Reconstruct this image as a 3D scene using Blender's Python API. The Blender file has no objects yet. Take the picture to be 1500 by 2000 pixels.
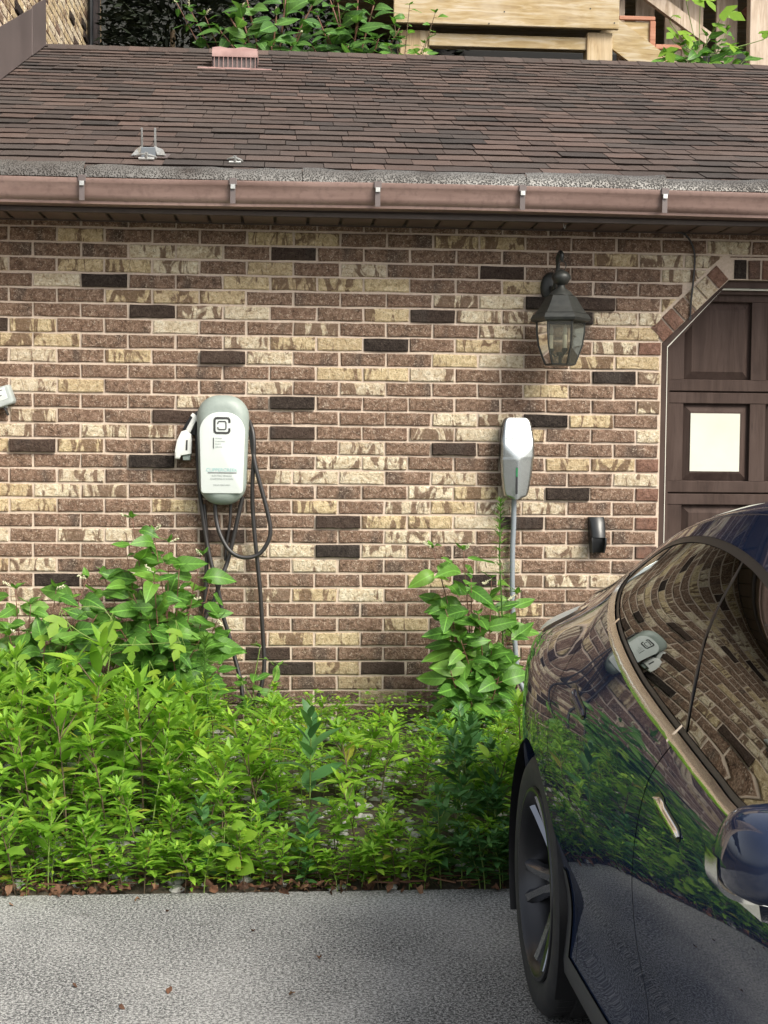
import bpy, math, random
import numpy as np
from mathutils import Vector, Matrix
from mathutils.geometry import delaunay_2d_cdt

rnd = random.Random(7)
R = math.radians
scn = bpy.context.scene
col = scn.collection

# ------------------------------------------------------------------ camera
FPX, YAW, PITCH, ROLL = 2774.0, .0706, -.04559, .00989
CAM = Vector((0, -6.515, 1.464))
_f = Vector((math.sin(YAW)*math.cos(PITCH), math.cos(YAW)*math.cos(PITCH), math.sin(PITCH)))
_r = Vector((math.cos(YAW), -math.sin(YAW), 0))
_u = _r.cross(_f)
CR = math.cos(ROLL)*_r + math.sin(ROLL)*_u
CU = -math.sin(ROLL)*_r + math.cos(ROLL)*_u
cd = bpy.data.cameras.new('camera')
cam = bpy.data.objects.new('camera', cd); col.objects.link(cam)
cd.sensor_fit = 'VERTICAL'; cd.sensor_height = 36.0; cd.lens = 36.0*FPX/2000.0
cd.clip_start = .02; cd.clip_end = 2000
cam.matrix_world = Matrix((
    (CR.x, CU.x, -_f.x, CAM.x), (CR.y, CU.y, -_f.y, CAM.y), (CR.z, CU.z, -_f.z, CAM.z), (0, 0, 0, 1)))
scn.camera = cam

# ------------------------------------------------------------------ world, sun, exposure
SUN_EL, SUN_AZ = 42.0, 40.0           # azimuth: degrees to the right of straight behind the camera
w = bpy.data.worlds.new('World'); scn.world = w; w.use_nodes = True
nt = w.node_tree; nt.nodes.clear()
sky = nt.nodes.new('ShaderNodeTexSky'); sky.sky_type = 'NISHITA'; sky.sun_disc = False
sd = Vector((math.sin(R(SUN_AZ))*math.cos(R(SUN_EL)), -math.cos(R(SUN_AZ))*math.cos(R(SUN_EL)), math.sin(R(SUN_EL))))
sky.sun_elevation = R(SUN_EL); sky.sun_rotation = math.atan2(sd.x, sd.y)
sky.air_density = 1.0; sky.dust_density = 4.0; sky.ozone_density = 1.0
hs = nt.nodes.new('ShaderNodeHueSaturation'); hs.inputs['Saturation'].default_value = .28
bg = nt.nodes.new('ShaderNodeBackground'); bg.inputs['Strength'].default_value = .13
ow = nt.nodes.new('ShaderNodeOutputWorld')
nt.links.new(sky.outputs[0], hs.inputs['Color']); nt.links.new(hs.outputs[0], bg.inputs['Color']); nt.links.new(bg.outputs[0], ow.inputs[0])
sl = bpy.data.lights.new('sun', 'SUN'); sl.energy = 2.5; sl.angle = R(26); sl.color = (1, .93, .79)
so = bpy.data.objects.new('sun', sl); col.objects.link(so)
so.rotation_euler = sd.to_track_quat('Z', 'Y').to_euler()
vs = scn.view_settings
vs.view_transform = 'Standard'; vs.look = 'None'; vs.gamma = 1; vs.exposure = .90; vs.use_curve_mapping = False
scn.render.engine = 'CYCLES'
scn.cycles.max_bounces = 8; scn.cycles.transparent_max_bounces = 12

# ------------------------------------------------------------------ helpers
def at(u, v, Y=0.0):
    "the point of the vertical plane y = Y that photograph position (u, v) looks at"
    d = CR*((u-750)/FPX) + CU*((1000-v)/FPX) + _f
    return CAM + d*((Y-CAM.y)/d.y)
def atX(u, v, X):
    d = CR*((u-750)/FPX) + CU*((1000-v)/FPX) + _f
    return CAM + d*((X-CAM.x)/d.x)
def proj(P):
    q = Vector(P)-CAM; z = q.dot(_f)
    return 750+FPX*q.dot(CR)/z, 1000-FPX*q.dot(CU)/z

WL = {}
def link(o, parent=None, loc=(0, 0, 0)):
    col.objects.link(o); loc = Vector(loc); WL[o.name] = loc
    if parent is not None:
        o.parent = parent; o.location = loc-WL[parent.name]
    else: o.location = loc
    return o
def tag(o, label, cat, group=None):
    o['label'] = label; o['category'] = cat
    if group: o['group'] = group
    return o
def thing(name, label, cat, loc=(0, 0, 0), group=None):
    return tag(link(bpy.data.objects.new(name, None), None, loc), label, cat, group)
def obj(name, me, parent=None, loc=(0, 0, 0), m=None):
    o = bpy.data.objects.new(name, me)
    if m is not None:
        me.materials.clear(); me.materials.append(m)
    return link(o, parent, loc)

class MB:
    def __init__(s): s.v = []; s.f = []; s.mi = []; s.sm = True
    def add(s, vs_, fs, mi=0):
        b = len(s.v); s.v += [tuple(p) for p in vs_]
        for f in fs: s.f.append(tuple(i+b for i in f)); s.mi.append(mi)
        return b
    def box(s, a, b, mi=0, bev=0):
        x0, y0, z0 = a; x1, y1, z1 = b
        if bev <= 0:
            s.add([(x0,y0,z0),(x1,y0,z0),(x1,y1,z0),(x0,y1,z0),(x0,y0,z1),(x1,y0,z1),(x1,y1,z1),(x0,y1,z1)],
                  [(0,3,2,1),(4,5,6,7),(0,1,5,4),(1,2,6,5),(2,3,7,6),(3,0,4,7)], mi); return
        e = bev
        V = []
        for z, i in ((z0, e), (z0+e, 0), (z1-e, 0), (z1, e)):
            V += [(x0+i+e*(i==0),y0+i,z),(x1-i-e*(i==0),y0+i,z),(x1-i,y0+i+e*(i==0),z),(x1-i,y1-i-e*(i==0),z),
                  (x1-i-e*(i==0),y1-i,z),(x0+i+e*(i==0),y1-i,z),(x0+i,y1-i-e*(i==0),z),(x0+i,y0+i+e*(i==0),z)]
        F = [tuple(range(7, -1, -1)), tuple(range(24, 32))]
        for k in range(3):
            for j in range(8): F.append((k*8+j, k*8+(j+1)%8, k*8+8+(j+1)%8, k*8+8+j))
        s.add(V, F, mi)
    def beam(s, p, q, wx, wz, up=(0, 0, 1), mi=0):
        p, q = Vector(p), Vector(q); d = (q-p).normalized(); u = Vector(up); sd_ = d.cross(u)
        if sd_.length < 1e-4: sd_ = d.cross(Vector((0, 1, 0)))
        sd_.normalize(); u = sd_.cross(d)
        V = []
        for c in (p, q):
            for a, b in ((-1,-1),(1,-1),(1,1),(-1,1)): V.append(c+sd_*a*wx/2+u*b*wz/2)
        s.add(V, [(0,1,2,3),(7,6,5,4),(0,4,5,1),(1,5,6,2),(2,6,7,3),(3,7,4,0)], mi)
    def tube(s, pts, r, n=8, mi=0, caps=True):
        pts = [Vector(p) for p in pts]; N = len(pts)
        rs = r if isinstance(r, (list, tuple)) else [r]*N
        V = []; F = []; ref = None
        for i, p in enumerate(pts):
            d = (pts[min(i+1, N-1)]-pts[max(i-1, 0)]).normalized()
            if ref is None:
                ref = d.orthogonal().normalized()
            ref = (ref-d*ref.dot(d)).normalized(); b = d.cross(ref)
            for j in range(n):
                a = 2*math.pi*j/n; V.append(p+(ref*math.cos(a)+b*math.sin(a))*rs[i])
        for i in range(N-1):
            for j in range(n): F.append((i*n+j, i*n+(j+1)%n, i*n+n+(j+1)%n, i*n+n+j))
        if caps: F.append(tuple(range(n-1, -1, -1))); F.append(tuple(range((N-1)*n, N*n)))
        s.add(V, F, mi)
    def lathe(s, prof, n=16, org=(0, 0, 0), axis='z', mi=0, ang0=0, caps=False):
        V = []; F = []; o = Vector(org)
        for r, h in prof:
            for j in range(n):
                a = ang0+2*math.pi*j/n; c, q = r*math.cos(a), r*math.sin(a)
                V.append(o+Vector({'z': (c, q, h), 'y': (c, h, q), 'x': (h, c, q)}[axis]))
        for i in range(len(prof)-1):
            for j in range(n): F.append((i*n+j, i*n+(j+1)%n, i*n+n+(j+1)%n, i*n+n+j))
        if caps: F.append(tuple(range(n-1, -1, -1))); F.append(tuple(range((len(prof)-1)*n, len(prof)*n)))
        s.add(V, F, mi)
    def loft(s, rings, mi=0, cap0=True, cap1=True):
        n = len(rings[0]); V = [p for rg in rings for p in rg]; F = []
        for i in range(len(rings)-1):
            for j in range(n): F.append((i*n+j, i*n+(j+1)%n, i*n+n+(j+1)%n, i*n+n+j))
        if cap0: F.append(tuple(range(n-1, -1, -1)))
        if cap1: F.append(tuple(range((len(rings)-1)*n, len(rings)*n)))
        s.add(V, F, mi)
    def grid(s, P, mi=0):
        nr, nc = len(P), len(P[0]); V = [p for r_ in P for p in r_]
        s.add(V, [(i*nc+j, i*nc+j+1, i*nc+nc+j+1, i*nc+nc+j) for i in range(nr-1) for j in range(nc-1)], mi)
    def prism(s, poly, y0, y1, mi=0):
        "a polygon in x, z carried from y0 to y1"
        n = len(poly)
        s.add([(x, y0, z) for x, z in poly]+[(x, y1, z) for x, z in poly],
              [tuple(range(n)), tuple(range(2*n-1, n-1, -1))]+[(j, j+n, (j+1)%n+n, (j+1)%n) for j in range(n)], mi)
    def mesh(s, name, mats=None, smooth=False, fix=True):
        me = bpy.data.meshes.new(name); me.from_pydata(s.v, [], s.f)
        if mats:
            for m in (mats if isinstance(mats, (list, tuple)) else [mats]): me.materials.append(m)
            if isinstance(mats, (list, tuple)) and len(mats) > 1: me.polygons.foreach_set('material_index', s.mi)
        if fix:
            import bmesh
            bm = bmesh.new(); bm.from_mesh(me); bmesh.ops.recalc_face_normals(bm, faces=bm.faces); bm.to_mesh(me); bm.free()
        if smooth:
            me.polygons.foreach_set('use_smooth', [True]*len(me.polygons))
            if smooth is not True: me.set_sharp_from_angle(angle=R(smooth))
        me.update(); return me
    def obj(s, name, m, parent=None, loc=(0, 0, 0), smooth=False, fix=True):
        return link(bpy.data.objects.new(name, s.mesh(name, m, smooth, fix)), parent, loc)

def smooth_path(pts, k=6):
    P = [Vector(p) for p in pts]; out = []
    for i in range(len(P)-1):
        a, b, c, d = P[max(i-1, 0)], P[i], P[i+1], P[min(i+2, len(P)-1)]
        for j in range(k):
            t = j/k
            out.append(.5*((2*b)+(c-a)*t+(2*a-5*b+4*c-d)*t*t+(3*b-a-3*c+d)*t**3))
    return out+[P[-1]]

# ------------------------------------------------------------------ material kit
class NT:
    def __init__(s, name):
        s.m = bpy.data.materials.new(name); s.m.use_nodes = True; s.t = s.m.node_tree
        s.b = s.t.nodes['Principled BSDF']; s.out = s.t.nodes['Material Output']
    def n(s, typ, **kw):
        nd = s.t.nodes.new('ShaderNode'+typ)
        for k, v in kw.items():
            if k in nd.inputs: s.set(nd.inputs[k], v)
            else: setattr(nd, k, v)
        return nd
    def set(s, inp, v):
        if isinstance(v, bpy.types.NodeSocket): s.t.links.new(v, inp)
        elif isinstance(v, tuple) and len(v) == 3 and inp.type == 'RGBA': inp.default_value = (*v, 1)
        else: inp.default_value = v
    def P(s, **kw):
        for k, v in kw.items(): s.set(s.b.inputs[k.replace('_', ' ')], v)
        return s
    def math(s, op, a, b=0.0):
        nd = s.n('Math', operation=op); s.set(nd.inputs[0], a); s.set(nd.inputs[1], b); return nd.outputs[0]
    def vmath(s, op, a, b):
        nd = s.n('VectorMath', operation=op); s.set(nd.inputs[0], a); s.set(nd.inputs[1], b); return nd.outputs[0]
    def mix(s, f, a, b, mode='MIX'):
        nd = s.n('Mix', data_type='RGBA', blend_type=mode)
        s.set(nd.inputs[0], f); s.set(nd.inputs[6], a); s.set(nd.inputs[7], b); return nd.outputs[2]
    def ramp(s, f, *stops):
        nd = s.n('ValToRGB'); e = nd.color_ramp.elements
        while len(e) < len(stops): e.new(.5)
        for q, (p, c) in zip(e, stops):
            q.position = p; q.color = (*c, 1) if isinstance(c, tuple) else (c, c, c, 1)
        s.set(nd.inputs[0], f); return nd.outputs[0]
    def noise(s, vec, scale, detail=3, rough=.55, dist=0):
        nd = s.n('TexNoise', Scale=scale, Detail=detail, Roughness=rough, Distortion=dist); s.set(nd.inputs['Vector'], vec)
        return nd.outputs['Fac']
    def pos(s, sc=(1, 1, 1), rand=0.0):
        v = s.n('NewGeometry').outputs['Position']
        if rand:
            r1 = s.n('ObjectInfo').outputs['Random']; r2 = s.n('NewGeometry').outputs['Random Per Island']
            v = s.vmath('ADD', v, s.math('MULTIPLY', s.math('ADD', r1, r2), rand))
        return s.vmath('MULTIPLY', v, sc) if sc != (1, 1, 1) else v
    def rand(s):
        return s.math('FRACT', s.math('ADD', s.n('ObjectInfo').outputs['Random'], s.n('NewGeometry').outputs['Random Per Island']))
    def bump(s, h, strength=.5, dist=.01):
        nd = s.n('Bump', Strength=strength, Distance=dist); s.set(nd.inputs['Height'], h); s.set(s.b.inputs['Normal'], nd.outputs[0]); return s

def plain(name, c, rough=.5, metal=0.0, **kw):
    return NT(name).P(Base_Color=c, Roughness=rough, Metallic=metal, **kw).m
def grainy(name, c1, c2, rough=.7, scale=30, metal=0.0, bump=.15, dist=.004, stretch=(1, 1, 1), detail=5, **kw):
    t = NT(name); f = t.noise(t.pos(stretch, 7.3), scale, detail, .6)
    t.P(Base_Color=t.ramp(f, (.3, c1), (.72, c2)), Roughness=rough, Metallic=metal, **kw); t.bump(f, bump, dist); return t.m
# ------------------------------------------------------------------ materials
def brick_mat(name, base, dark, light, stripe=None, fleck=.5):
    t = NT(name); p = t.pos((1, 1, 1), 31.7)
    f1 = t.noise(p, 48, 5, .72, .5); f2 = t.noise(p, 105, 4, .72, 1.2); f3 = t.noise(t.vmath('MULTIPLY', p, (1, 1, .35)), 9, 2)
    c = t.ramp(f1, (.34, dark), (.5, base), (.66, light))
    r = t.rand()
    c = t.mix(t.math('MULTIPLY', r, .45), c, t.mix(.5, c, (.27, .165, .12)))
    if stripe:
        st = t.math('ADD', t.noise(t.vmath('MULTIPLY', p, (1, 1, .38)), 17, 3, .6, 1.1), t.math('MULTIPLY', t.math('SUBTRACT', t.math('FRACT', t.math('MULTIPLY', r, 7.7)), .5), .16))
        c = t.mix(t.ramp(st, (.52, 0.0), (.58, .9)), c, t.ramp(f1, (.3, tuple(k*.8 for k in stripe)), (.7, tuple(k*1.25 for k in stripe))))
    else:
        c = t.mix(t.ramp(f3, (.56, 0.0), (.68, .6)), c, (.075, .062, .055))
    fl = t.ramp(f2, (.56, 0.0), (.64, 1.0))
    c = t.mix(t.math('MULTIPLY', fl, fleck), c, (.60, .50, .40))
    pit = t.ramp(f2, (.36, 1.0), (.45, 0.0))
    c = t.mix(t.math('MULTIPLY', pit, .7), c, tuple(k*.4 for k in dark))
    zz = t.n('SeparateXYZ'); t.set(zz.inputs[0], t.n('NewGeometry').outputs['Position'])
    soil = t.math('MULTIPLY', t.math('SUBTRACT', 1.0, t.math('MULTIPLY', t.math('SUBTRACT', zz.outputs[2], .22), 3.2)), t.ramp(t.noise(t.pos(), 6, 4), (.3, .5), (.7, 1.0)))
    c = t.mix(t.math('MULTIPLY', t.math('MAXIMUM', t.math('MINIMUM', soil, 1.0), 0.0), .6), c, (.055, .05, .04))
    t.P(Base_Color=c, Roughness=.95, Specular_IOR_Level=.12); t.bump(t.math('ADD', f2, t.math('MULTIPLY', f1, 1.3)), 1.0, .011); return t.m
M = {}
M['brick_b'] = brick_mat('brown_brick', (.215, .137, .095), (.105, .068, .050), (.36, .25, .185), None, .75)
M['brick_c'] = brick_mat('cream_brick', (.70, .60, .43), (.44, .33, .21), (.86, .79, .64), (.165, .10, .068), .4)
M['brick_y'] = brick_mat('buff_brick', (.63, .50, .30), (.40, .295, .165), (.80, .68, .46), (.17, .105, .068), .4)
M['brick_d'] = brick_mat('charcoal_brick', (.034, .028, .025), (.018, .015, .014), (.062, .050, .043), None, .06)
M['brick_p'] = brick_mat('plain_red_brick', (.23, .125, .09), (.15, .085, .065), (.30, .18, .14), None, .1)
t = NT('mortar'); f = t.noise(t.pos(), 90, 5, .7); g = t.noise(t.pos(), 5, 3)
t.P(Base_Color=t.mix(t.ramp(g, (.35, 0.0), (.7, .5)), t.ramp(f, (.3, (.42, .335, .265)), (.7, (.60, .495, .405))), (.45, .36, .285)), Roughness=.95); t.bump(f, .6, .004); M['mortar'] = t.m

t = NT('asphalt_shingle'); r = t.rand(); p = t.pos(); f = t.noise(p, 260, 2, .7); g = t.noise(p, 1.3, 3); st = t.noise(t.pos((1, 1, 1), 9.), 5, 2)
c = t.ramp(r, (0.0, (.032, .028, .026)), (.25, (.092, .060, .050)), (.5, (.024, .023, .023)), (.75, (.128, .084, .070)), (1.0, (.046, .040, .038)))
c = t.mix(t.ramp(g, (.4, 0.0), (.65, .35)), c, (.10, .082, .072)); c = t.mix(.30, c, t.ramp(f, (.3, (.008, .008, .008)), (.7, (.15, .125, .115))))
c = t.mix(t.ramp(st, (.45, 0.0), (.7, .35)), c, (.07, .06, .058))
t.P(Base_Color=c, Roughness=.95, Specular_IOR_Level=.15); t.bump(f, .5, .003); M['shingle'] = t.m
M['underlay'] = plain('roof_underlay', (.02, .018, .018), .95)
t = NT('brown_gutter_metal'); p = t.pos((1, 1, 1)); f = t.noise(t.vmath('MULTIPLY', p, (1, 6, 9)), 1.6, 4); g = t.noise(p, 40, 4)
c = t.ramp(f, (.3, (.145, .090, .075)), (.7, (.255, .172, .148))); c = t.mix(t.ramp(g, (.5, 0.0), (.75, .5)), c, (.10, .062, .052))
t.P(Base_Color=c, Roughness=.42); M['gutter'] = t.m
M['fascia'] = grainy('dark_fascia', (.045, .032, .027), (.075, .053, .044), .5, 8)
M['soffit'] = grainy('brown_soffit_panel', (.10, .066, .055), (.145, .098, .082), .45, 5)
t = NT('gutter_guard_mesh'); p = t.pos()
vo = t.n('TexVoronoi', Scale=140.0); t.set(vo.inputs['Vector'], p); f = t.noise(p, 3, 4)
h = t.ramp(vo.outputs['Distance'], (.10, .25), (.6, 1.0))
t.P(Base_Color=t.mix(h, (.02, .018, .016), t.ramp(f, (.35, (.06, .05, .044)), (.65, (.19, .185, .175)))), Roughness=.5, Metallic=.35); t.bump(h, 1.0, .006); M['guard'] = t.m
M['steel'] = grainy('galvanised_steel', (.35, .36, .35), (.58, .58, .56), .45, 40, .8, .05)
M['vent'] = grainy('faded_vent_metal', (.22, .13, .12), (.34, .22, .205), .6, 12)
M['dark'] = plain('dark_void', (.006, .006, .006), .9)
M['flash'] = grainy('brown_flashing_metal', (.095, .075, .072), (.13, .105, .10), .4, 3, 0, .05)

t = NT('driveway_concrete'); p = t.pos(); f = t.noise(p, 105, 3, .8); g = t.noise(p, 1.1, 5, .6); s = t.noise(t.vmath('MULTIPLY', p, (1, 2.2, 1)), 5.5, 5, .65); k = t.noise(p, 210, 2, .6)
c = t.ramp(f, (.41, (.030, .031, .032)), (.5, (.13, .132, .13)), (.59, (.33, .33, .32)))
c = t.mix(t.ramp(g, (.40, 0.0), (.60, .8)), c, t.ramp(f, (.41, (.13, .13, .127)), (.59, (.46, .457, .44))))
c = t.mix(t.ramp(s, (.62, 0.0), (.70, .65)), c, (.05, .048, .046)); c = t.mix(t.ramp(k, (.57, 0.0), (.66, .8)), c, (.56, .55, .53))
t.P(Base_Color=c, Roughness=.85); t.bump(t.math('ADD', f, k), .22, .003); M['concrete'] = t.m
M['soil'] = grainy('bed_soil', (.035, .027, .019), (.085, .066, .045), .95, 25, 0, .6, .02)
M['stone'] = grainy('limestone_gravel', (.24, .235, .22), (.52, .51, .49), .9, 14, 0, .4, .006)
M['hill'] = grainy('hillside_soil', (.006, .006, .004), (.014, .014, .008), .95, 6, 0, .5, .05)  # near-black: the shade behind the roof is put into the soil colour

def leaf_mat(name, c1, c2, c3=None, trans=.35, rough=.45, yellow=.0, vein=0):
    t = NT(name); r = t.rand(); f = t.noise(t.pos((1, 1, 1), 5.1), 18, 3)
    c = t.ramp(r, (0.0, c1), (.75, c2), (1.0, c3 or c2)); c = t.mix(t.ramp(f, (.4, 0.0), (.75, .4)), c, tuple(k*.6 for k in c1))
    if yellow: c = t.mix(t.math('MULTIPLY', t.ramp(t.math('FRACT', t.math('MULTIPLY', r, 17.3)), (1-yellow, 0.0), (1-yellow+.02, 1.0)), .8), c, (.33, .30, .05))
    h = f
    if vein:
        sx_ = t.n('SeparateXYZ'); t.set(sx_.inputs[0], t.n('TexCoord').outputs['Object']); ax_ = t.math('ABSOLUTE', sx_.outputs[0])
        rib = t.math('LESS_THAN', ax_, .0022*vein); sv_ = t.math('LESS_THAN', t.math('FRACT', t.math('MULTIPLY', t.math('SUBTRACT', sx_.outputs[1], t.math('MULTIPLY', ax_, .8)), 62/vein)), .10)
        vv_ = t.math('MAXIMUM', rib, t.math('MULTIPLY', sv_, .45)); c = t.mix(t.math('MULTIPLY', vv_, .6), c, tuple(min(1, k*2.2) for k in c2)); h = t.math('SUBTRACT', t.math('MULTIPLY', f, .5), vv_)
    t.P(Base_Color=c, Roughness=rough); t.b.inputs['Specular IOR Level'].default_value = .35
    tr = t.n('BsdfTranslucent'); t.set(tr.inputs[0], t.mix(.5, c, t.mix(1.0, c, (1.3, 1.35, .5), 'MULTIPLY')))
    mx = t.n('MixShader'); mx.inputs[0].default_value = trans
    t.t.links.new(t.b.outputs[0], mx.inputs[1]); t.t.links.new(tr.outputs[0], mx.inputs[2]); t.t.links.new(mx.outputs[0], t.out.inputs[0])
    t.bump(h, .35, .003); return t.m
M['weed'] = leaf_mat('weed_leaf', (.14, .30, .03), (.27, .50, .055), (.42, .62, .08), .5, .5, .04)
M['weed_blue'] = leaf_mat('bluish_weed_leaf', (.055, .16, .05), (.085, .21, .06), (.11, .25, .06), .35)
M['clover'] = leaf_mat('low_cover_leaf', (.13, .30, .03), (.25, .47, .045), (.40, .58, .06), .47, .5, .05)
M['poke'] = leaf_mat('pokeweed_leaf', (.060, .16, .026), (.11, .25, .04), (.17, .33, .05), .4, .42, 0, 1.0)
M['lobed'] = leaf_mat('lobed_vine_leaf', (.16, .31, .03), (.24, .40, .035), (.30, .45, .04), .45, .5)
M['horse'] = leaf_mat('horseweed_leaf', (.08, .18, .035), (.13, .26, .045), (.16, .34, .04), .35)
M['upper'] = leaf_mat('upper_pokeweed_leaf', (.055, .14, .035), (.09, .20, .045), (.13, .26, .055), .38, .42, 0, 1.5)
M['everg'] = leaf_mat('evergreen_needle', (.005, .009, .004), (.010, .017, .006), (.02, .028, .010), .1, .9)  # needles carry the shade behind the roof in their near-black colour
M['stem'] = plain('green_stem', (.16, .24, .05), .6); M['redstem'] = plain('reddish_stem', (.17, .08, .055), .6); M['brownstem'] = plain('dry_stem', (.12, .085, .05), .8)
M['flower'] = plain('greenish_white_blossom', (.62, .60, .42), .7)
M['litter'] = leaf_mat('dead_leaf', (.06, .032, .02), (.15, .072, .04), (.26, .15, .085), .1, .8)

def wood_mat(name, c1, c2, c3, ax, scale=1.0):
    t = NT(name); s = [9, 9, 9]; s[ax] = .9
    p = t.vmath('MULTIPLY', t.pos((1, 1, 1), 13.), tuple(s)); f = t.noise(p, 3.2*scale, 6, .6, .9); g = t.noise(p, 14*scale, 3, .6); b = t.noise(t.pos((1, 1, 1), 3.), 3.5, 3)
    c = t.ramp(f, (.3, c1), (.5, c2), (.7, c3)); c = t.mix(t.ramp(g, (.55, 0.0), (.75, .45)), c, tuple(k*.5 for k in c1)); c = t.mix(t.ramp(b, (.42, 0.0), (.68, .5)), c, c3)
    t.P(Base_Color=c, Roughness=.75, Specular_IOR_Level=.2); t.bump(f, .35, .006); return t.m
M['woodx'] = wood_mat('treated_pine_board', (.25, .175, .085), (.37, .28, .15), (.48, .42, .33), 0)
M['woodz'] = wood_mat('treated_pine_post', (.26, .18, .10), (.42, .315, .19), (.54, .44, .31), 2)
M['woodg'] = wood_mat('greyed_pine_picket', (.27, .20, .145), (.41, .325, .25), (.55, .46, .38), 2)
M['woodr'] = wood_mat('reddish_stair_trim', (.28, .12, .075), (.37, .17, .11), (.45, .23, .16), 0)
M['door'] = wood_mat('dark_brown_door_paint', (.036, .023, .019), (.052, .034, .028), (.070, .048, .041), 2, .6)
M['white'] = plain('white_weather_strip', (.74, .73, .66), .5)
M['paper'] = grainy('blank_white_sheet', (.52, .52, .44), (.60, .60, .52), .7, 4, 0, .05)
M['lamp'] = grainy('weathered_dark_bronze', (.018, .020, .019), (.042, .043, .039), .45, 25, .3, .1)
t = NT('smoky_lamp_glass'); t.t.nodes.remove(t.b)
fr = t.n('Fresnel', IOR=1.55); tr = t.n('BsdfTransparent'); tr.inputs[0].default_value = (.72, .72, .64, 1); gl = t.n('BsdfGlossy'); gl.inputs['Roughness'].default_value = .08
df = t.n('BsdfDiffuse'); df.inputs[0].default_value = (.33, .32, .26, 1)
m1 = t.n('MixShader'); m1.inputs[0].default_value = .13; t.t.links.new(tr.outputs[0], m1.inputs[1]); t.t.links.new(df.outputs[0], m1.inputs[2])
m2 = t.n('MixShader'); t.t.links.new(fr.outputs[0], m2.inputs[0]); t.t.links.new(m1.outputs[0], m2.inputs[1]); t.t.links.new(gl.outputs[0], m2.inputs[2]); t.t.links.new(m2.outputs[0], t.out.inputs[0]); M['lampglass'] = t.m
M['candle'] = plain('candle_sleeve', (.75, .72, .62), .5); M['bulb'] = plain('clear_bulb', (.7, .7, .66), .1, 0, Alpha=.45)
M['grey'] = grainy('grey_green_plastic', (.225, .265, .245), (.26, .30, .275), .5, 60, 0, .06, .001)
M['facew'] = plain('white_face_plate', (.50, .535, .52), .4); M['ink'] = plain('black_print', (.03, .03, .03), .6); M['teal'] = plain('pale_teal_print', (.25, .45, .44), .6); M['greyink'] = plain('grey_print', (.20, .23, .225), .6)
M['rubber'] = plain('black_cable_rubber', (.022, .020, .020), .42); M['wplastic'] = plain('white_connector_plastic', (.58, .59, .57), .4)
t = NT('brushed_silver'); f = t.noise(t.pos((1, 1, 9)), 60, 4); t.P(Base_Color=t.ramp(f, (.3, (.36, .385, .38)), (.7, (.46, .485, .48))), Metallic=.95, Roughness=.26); M['silver'] = t.m
M['green_lamp'] = plain('green_status_lamp', (.01, .16, .05), .3, 0, Emission_Color=(.02, .6, .12, 1), Emission_Strength=.0)
M['blackpl'] = plain('black_plastic', (.014, .015, .016), .32); M['conduit'] = plain('grey_conduit', (.20, .225, .25), .5)
M['boxgrey'] = grainy('grey_cast_box', (.28, .31, .30), (.38, .41, .40), .5, 30, 0, .1)
# ------------------------------------------------------------------ ground
EDGE = -1.895                       # where the driveway ends and the planting bed starts
def struct(o): o['kind'] = 'structure'; return o
def bed_z(x, y):
    t_ = min(1, max(0, (y-EDGE)/1.5)); return -.012+.215*t_**.9+.012*math.sin(x*5.1+y*3)*t_
mb = MB(); mb.grid([[(x, y, -.035) for x in (-400, -6, 0, 6, 400)] for y in (-400, -20, -8, 0, 20, 400)]); struct(mb.obj('ground', M['soil']))
mb = MB(); ys = [-14, -10, -8, -6, -4, -3, -2.4, EDGE]; xs = [-7, -4, -2, -1, 0, 1, 2, 4, 8]
mb.grid([[(x, y+(.012*math.sin(x*2.7)+.006*math.sin(x*9) if y == EDGE else 0), 0) for x in xs] for y in ys])
mb.grid([[(x, EDGE+.012*math.sin(x*2.7)+.006*math.sin(x*9), z) for x in xs] for z in (0, -.09)])
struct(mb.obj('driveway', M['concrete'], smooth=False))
mb = MB(); mb.grid([[(x, y, bed_z(x, y)+.006*math.sin(37*x+11*y)) for x in np.linspace(-1.66, 5, 90)] for y in np.linspace(EDGE-.01, .02, 40)])
struct(mb.obj('planting_bed', M['soil'], smooth=True))

# ------------------------------------------------------------------ garage
BW, BH, Z0, X8 = .2126, .0677, 2.439, .463
garage = thing('garage', 'brick garage with brown shingled roof, gutter and panelled door', 'garage', (1.3, 0, 0))
JX, DZ1, DX2, DZ2 = 1.747, 1.96, 2.06, 2.258        # jamb, start of the sloped corner, its end, lintel
DOORW = 2.45; JX2 = JX+DOORW
BAND = .097
wall = None
mb = MB()
dpoly = [(JX, -.3), (JX, DZ1), (DX2, DZ2), (JX2-.313, DZ2), (JX2, DZ1), (JX2, -.3)]
YM = .007
mb.prism([(-1.66, -.3), (JX, -.3), (JX, 2.7), (-1.66, 2.7)], YM, .11)
mb.prism([(JX, DZ1), (DX2, DZ2), (DX2, 2.7), (JX, 2.7)], YM, .11)
mb.prism([(DX2, DZ2), (JX2-.313, DZ2), (JX2-.313, 2.7), (DX2, 2.7)], YM, .11)
mb.prism([(JX2-.313, DZ2), (JX2, DZ1), (JX2, 2.7), (JX2-.313, 2.7)], YM, .11)
mb.prism([(JX2, -.3), (6.2, -.3), (6.2, 2.7), (JX2, 2.7)], YM, .11)
wall = mb.obj('wall', M['mortar'], garage)

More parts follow.
